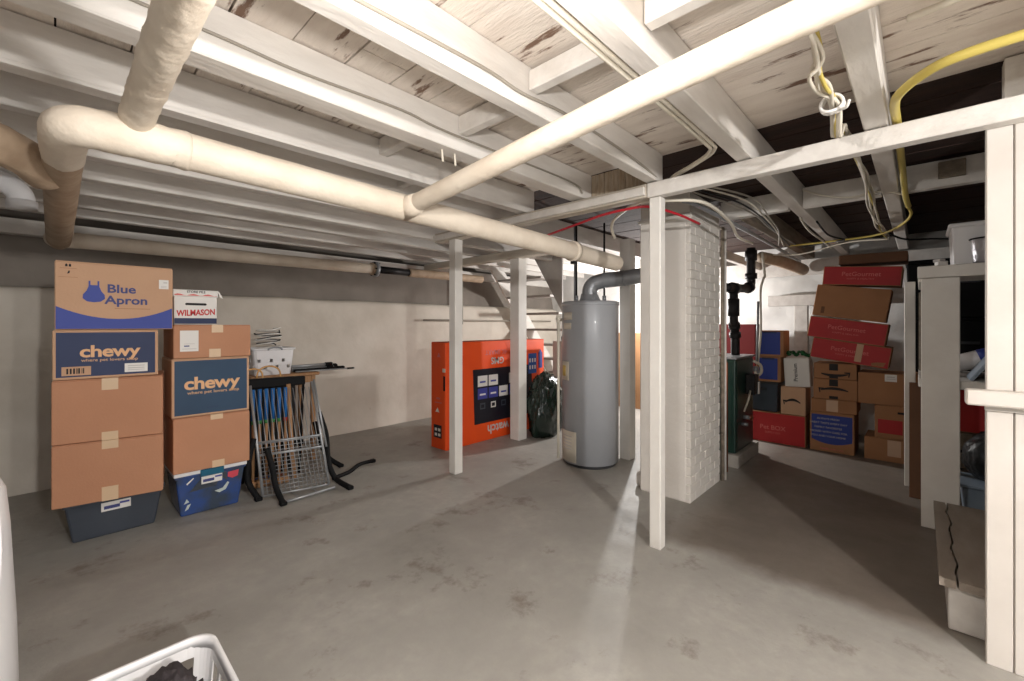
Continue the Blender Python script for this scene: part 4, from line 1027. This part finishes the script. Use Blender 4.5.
bu = thing('foil_bucket', 'silver crinkled pail in front of the white box on the shelf top', 'bucket', (4.06, -.31, 1.742))
b = MB(); b.lathe([(.062, 0), (.066, .01), (.076, .15), (.078, .155), (.074, .155), (.064, .02), (.001, .02)], (0, 0, 0), 'silver', 24); pl_ = sub(bu, b, 'pail')
b = MB(); b.tube([(.08 * math.cos(a) * .99, .08 * math.sin(a), .157) for a in [2 * math.pi * k / 24 for k in range(24)]], .005, 'black', 6, False, True); sub(pl_, b, 'rim', 'dark rim')
b = MB(); b.box((4.05, -.10, 1.757), (.06, .05, .03), 'white', .3, .004); b.box((4.06, -.09, 1.78), (.05, .04, .02), 'offwhite', .8, .004); tag(b.build('paper_scraps'), 'crumpled white scraps on the shelf top corner', 'paper')
for k in range(3):
    b = MB(); b.box((0, 0, .13), (.30, .012 if k else .02, .26), ['bluegrey', 'white', 'wplastic'][k], None, .003)
    o = b.build('flat_panel', None, (0, 0, 0)); o.location = (4.26, -.24 - .075 * k, .986); o.rotation_euler = (R(32), 0, 0)
    tag(o, ['thin blue grey panel leaning on the middle shelf', 'thin white panel leaning second on the middle shelf', 'white plastic panel leaning third on the middle shelf'][k], 'panel', 'panels on the middle shelf')
b = MB(); b.tube([(4.46, -.16, 1.06), (4.46, -.42, 1.16)], .06, 'wplastic', 16); b.tube([(4.455, -.30, 1.115), (4.455, -.36, 1.135)], .063, 'bluebox', 16); b.mm((4.4, -.5, .987), (4.52, -.1, 1.01), 'offwhite'); tag(b.build('paper_roll'), 'white roll with blue band on the middle shelf', 'roll')
b = blob((4.70, -.12, 1.05), (.12, .1, .075), 2, 'blackbag', ''); tag(b.build('cable_pile'), 'small dark heap on the middle shelf behind the wide post', 'bag')
b = MB(); b.lathe([(.022, 0), (.03, .004), (.034, .06), (.03, .07)], (4.78, .0 - .04, .987), 'wplastic', 14); tag(b.build('small_jar'), 'small white jar at the rear end of the middle shelf', 'jar')
bb = thing('plastic_bin', 'blue grey plastic bin on the floor under the shelf unit', 'storage bin', (4.42, -.43, 0))
b = MB(); b.box((0, 0, .13), (.36, .46, .26), 'bluegrey', None, .012, .9, 2); b.box((0, 0, .255), (.38, .48, .02), 'bluegrey', None, .006); sub(bb, b, 'tub')
b = blob((4.42, -.42, .43), (.16, .2, .19), 6, 'blackbag', '', (1, 1, 1), .08); tag(b.build('duffel_bag'), 'black bag lying on the blue grey bin under the shelf', 'bag')
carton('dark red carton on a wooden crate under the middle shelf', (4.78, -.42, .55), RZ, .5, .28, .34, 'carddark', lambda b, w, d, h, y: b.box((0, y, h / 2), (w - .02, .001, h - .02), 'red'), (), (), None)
cr = thing('wooden_crate', 'low wooden crate on the floor behind the blue grey bin', 'crate', (4.80, -.42, 0))
b = MB()
for k in range(4): b.box((-.15, 0, .07 + .135 * k), (.018, .5, .11), 'oldwood', None, .003)
for sy_ in (-.24, .24):
    for k in range(4): b.box((0, sy_, .07 + .135 * k), (.3, .018, .11), 'oldwood', None, .003)
b.box((0, 0, .536), (.32, .5, .02), 'oldwood', None, .003); sub(cr, b, 'slats')
b = MB(); b.box((4.62, .0, .45), (.03, .13, .90), 'carddark', None, .003); tag(b.build('wood_plank'), 'reddish brown plank standing between the shelf posts', 'plank')

# ------------------------------------------------------------------ low step
sp_ = thing('low_step', 'low white wooden step with cracked grey top beside the partition', 'step', (2.7, -.06, 0))
b = MB(); b.mm((.03, -.85, 0), (1.12, -.03, .195), 'paint', .004); sub(sp_, b, 'base')
crack = [(0 + 1.15 * k / 12, -.058 + .006 * math.sin(k * 2.1) + .003 * math.sin(k * 5.3)) for k in range(13)]
crack = [(x_, y_ - .0) for x_, y_ in crack]
b = MB(); b.prism([(0, 0), (1.15, 0)] + [(x_, y_ + .004) for x_, y_ in crack[::-1]], (0, 0, .197), (1, 0, 0), (0, 1, 0), .035, 'stepwood'); sub(sp_, b, 'top_board')
b = MB(); b.prism([(x_, y_ - .004) for x_, y_ in crack] + [(1.15, -.87), (0, -.87)], (0, 0, .197), (1, 0, 0), (0, 1, 0), .035, 'stepwood'); sub(sp_, b, 'top_board')

# ------------------------------------------------------------------ near things at lower left
lb = thing('laundry_basket', 'white slotted laundry basket at the bottom edge with dark clothes', 'basket', (.19, 1.52, 0))
cut1 = lambda i, j: (i % 4 in (1, 2, 3) and 3 <= j <= 7 and 2 < i < 25)
cut2 = lambda i, j: (i % 4 in (1, 2, 3) and 3 <= j <= 7 and 1 < i < 15)
o = sub(lb, basket_shell(.37, .58, .275, .84, 'wplastic', {0: (17, 10, cut2), 1: (27, 10, cut1)}, .065), 'tub'); solidify(o, .005)
b = MB()
P = rim_path(.385, .595, .275, .07, 8)
V = []; n = len(P); 
for p_ in P:
    v_ = Vector(p_); inn = Vector((v_.x * .93, v_.y * .955, v_.z)); 
    V += [v_ + Vector((0, 0, -.022)), v_ + Vector((0, 0, 0)), v_ * 1.0 + (inn - v_) * .25 + Vector((0, 0, .009)), inn + Vector((0, 0, .006)), inn + Vector((0, 0, -.03))]
F = []
for i in range(n):
    for j in range(5): F.append((i * 5 + j, ((i + 1) % n) * 5 + j, ((i + 1) % n) * 5 + (j + 1) % 5, i * 5 + (j + 1) % 5))
b.raw(V, F, 'wplastic', True); sub(lb, b, 'rim')
b = blob((.215, 1.56, .16), (.125, .19, .15), 8, 'cloth', '', fold=.22); tag(b.build('dark_clothes'), 'dark grey clothes heaped inside the white laundry basket', 'clothes')
wb = thing('white_drum', 'tall rounded white container cropped at the left edge', 'container', (-.397, 1.993, 0))
b = MB(); b.lathe([(.28, 0), (.315, .01), (.325, .1), (.318, .45), (.305, .75), (.296, .86), (.28, .90), (.24, .925), (.12, .94), (.001, .945)], (0, 0, 0), 'wplastic', 64); sub(wb, b, 'body')
b = MB(); b.tube(smooth_path([(.285, -.12, .86), (.29, -.135, .7), (.28, -.17, .5), (.262, -.205, .42)], 6), .006, 'wplastic', 8); sub(wb, b, 'seam')

# ------------------------------------------------------------------ camera, lights, world
cam = bpy.data.cameras.new('Camera'); co = bpy.data.objects.new('Camera', cam); COL.objects.link(co)
co.location = (0, 0, 1.35); co.rotation_euler = (R(90), 0, R(43.4 - 90))
cam.sensor_width = 36; cam.lens = 36 * 432 / 1024; cam.shift_y = (325 - 340.5) / 1024; cam.clip_start = .05
scn.camera = co
def lamp(name, loc, power, col=(1, .95, .88), r=.05):
    l = bpy.data.lights.new(name, 'POINT'); l.energy = power; l.color = col; l.shadow_soft_size = r
    o = bpy.data.objects.new(name, l); COL.objects.link(o); o.location = loc; return o
lamp('bulb_back', (5.89, 2.86, 1.55), 80, (1, .985, .97), .035)
lamp('bulb_near', (.45, .52, 1.885), 22, (1, .975, .95), .035)
lamp('fill_rear', (.3, -1.95, 1.9), 145, (1, .98, .96), .06)  # added fill light behind the camera, no known fixture there
w = bpy.data.worlds.new('World'); scn.world = w; w.use_nodes = True
w.node_tree.nodes['Background'].inputs['Color'].default_value = (1, .985, .97, 1)
w.node_tree.nodes['Background'].inputs['Strength'].default_value = .65
scn.view_settings.view_transform = 'Standard'; scn.view_settings.look = 'None'
scn.view_settings.gamma = 1; scn.view_settings.use_curve_mapping = False
scn.view_settings.exposure = 1.1
scn.cycles.use_denoising = True
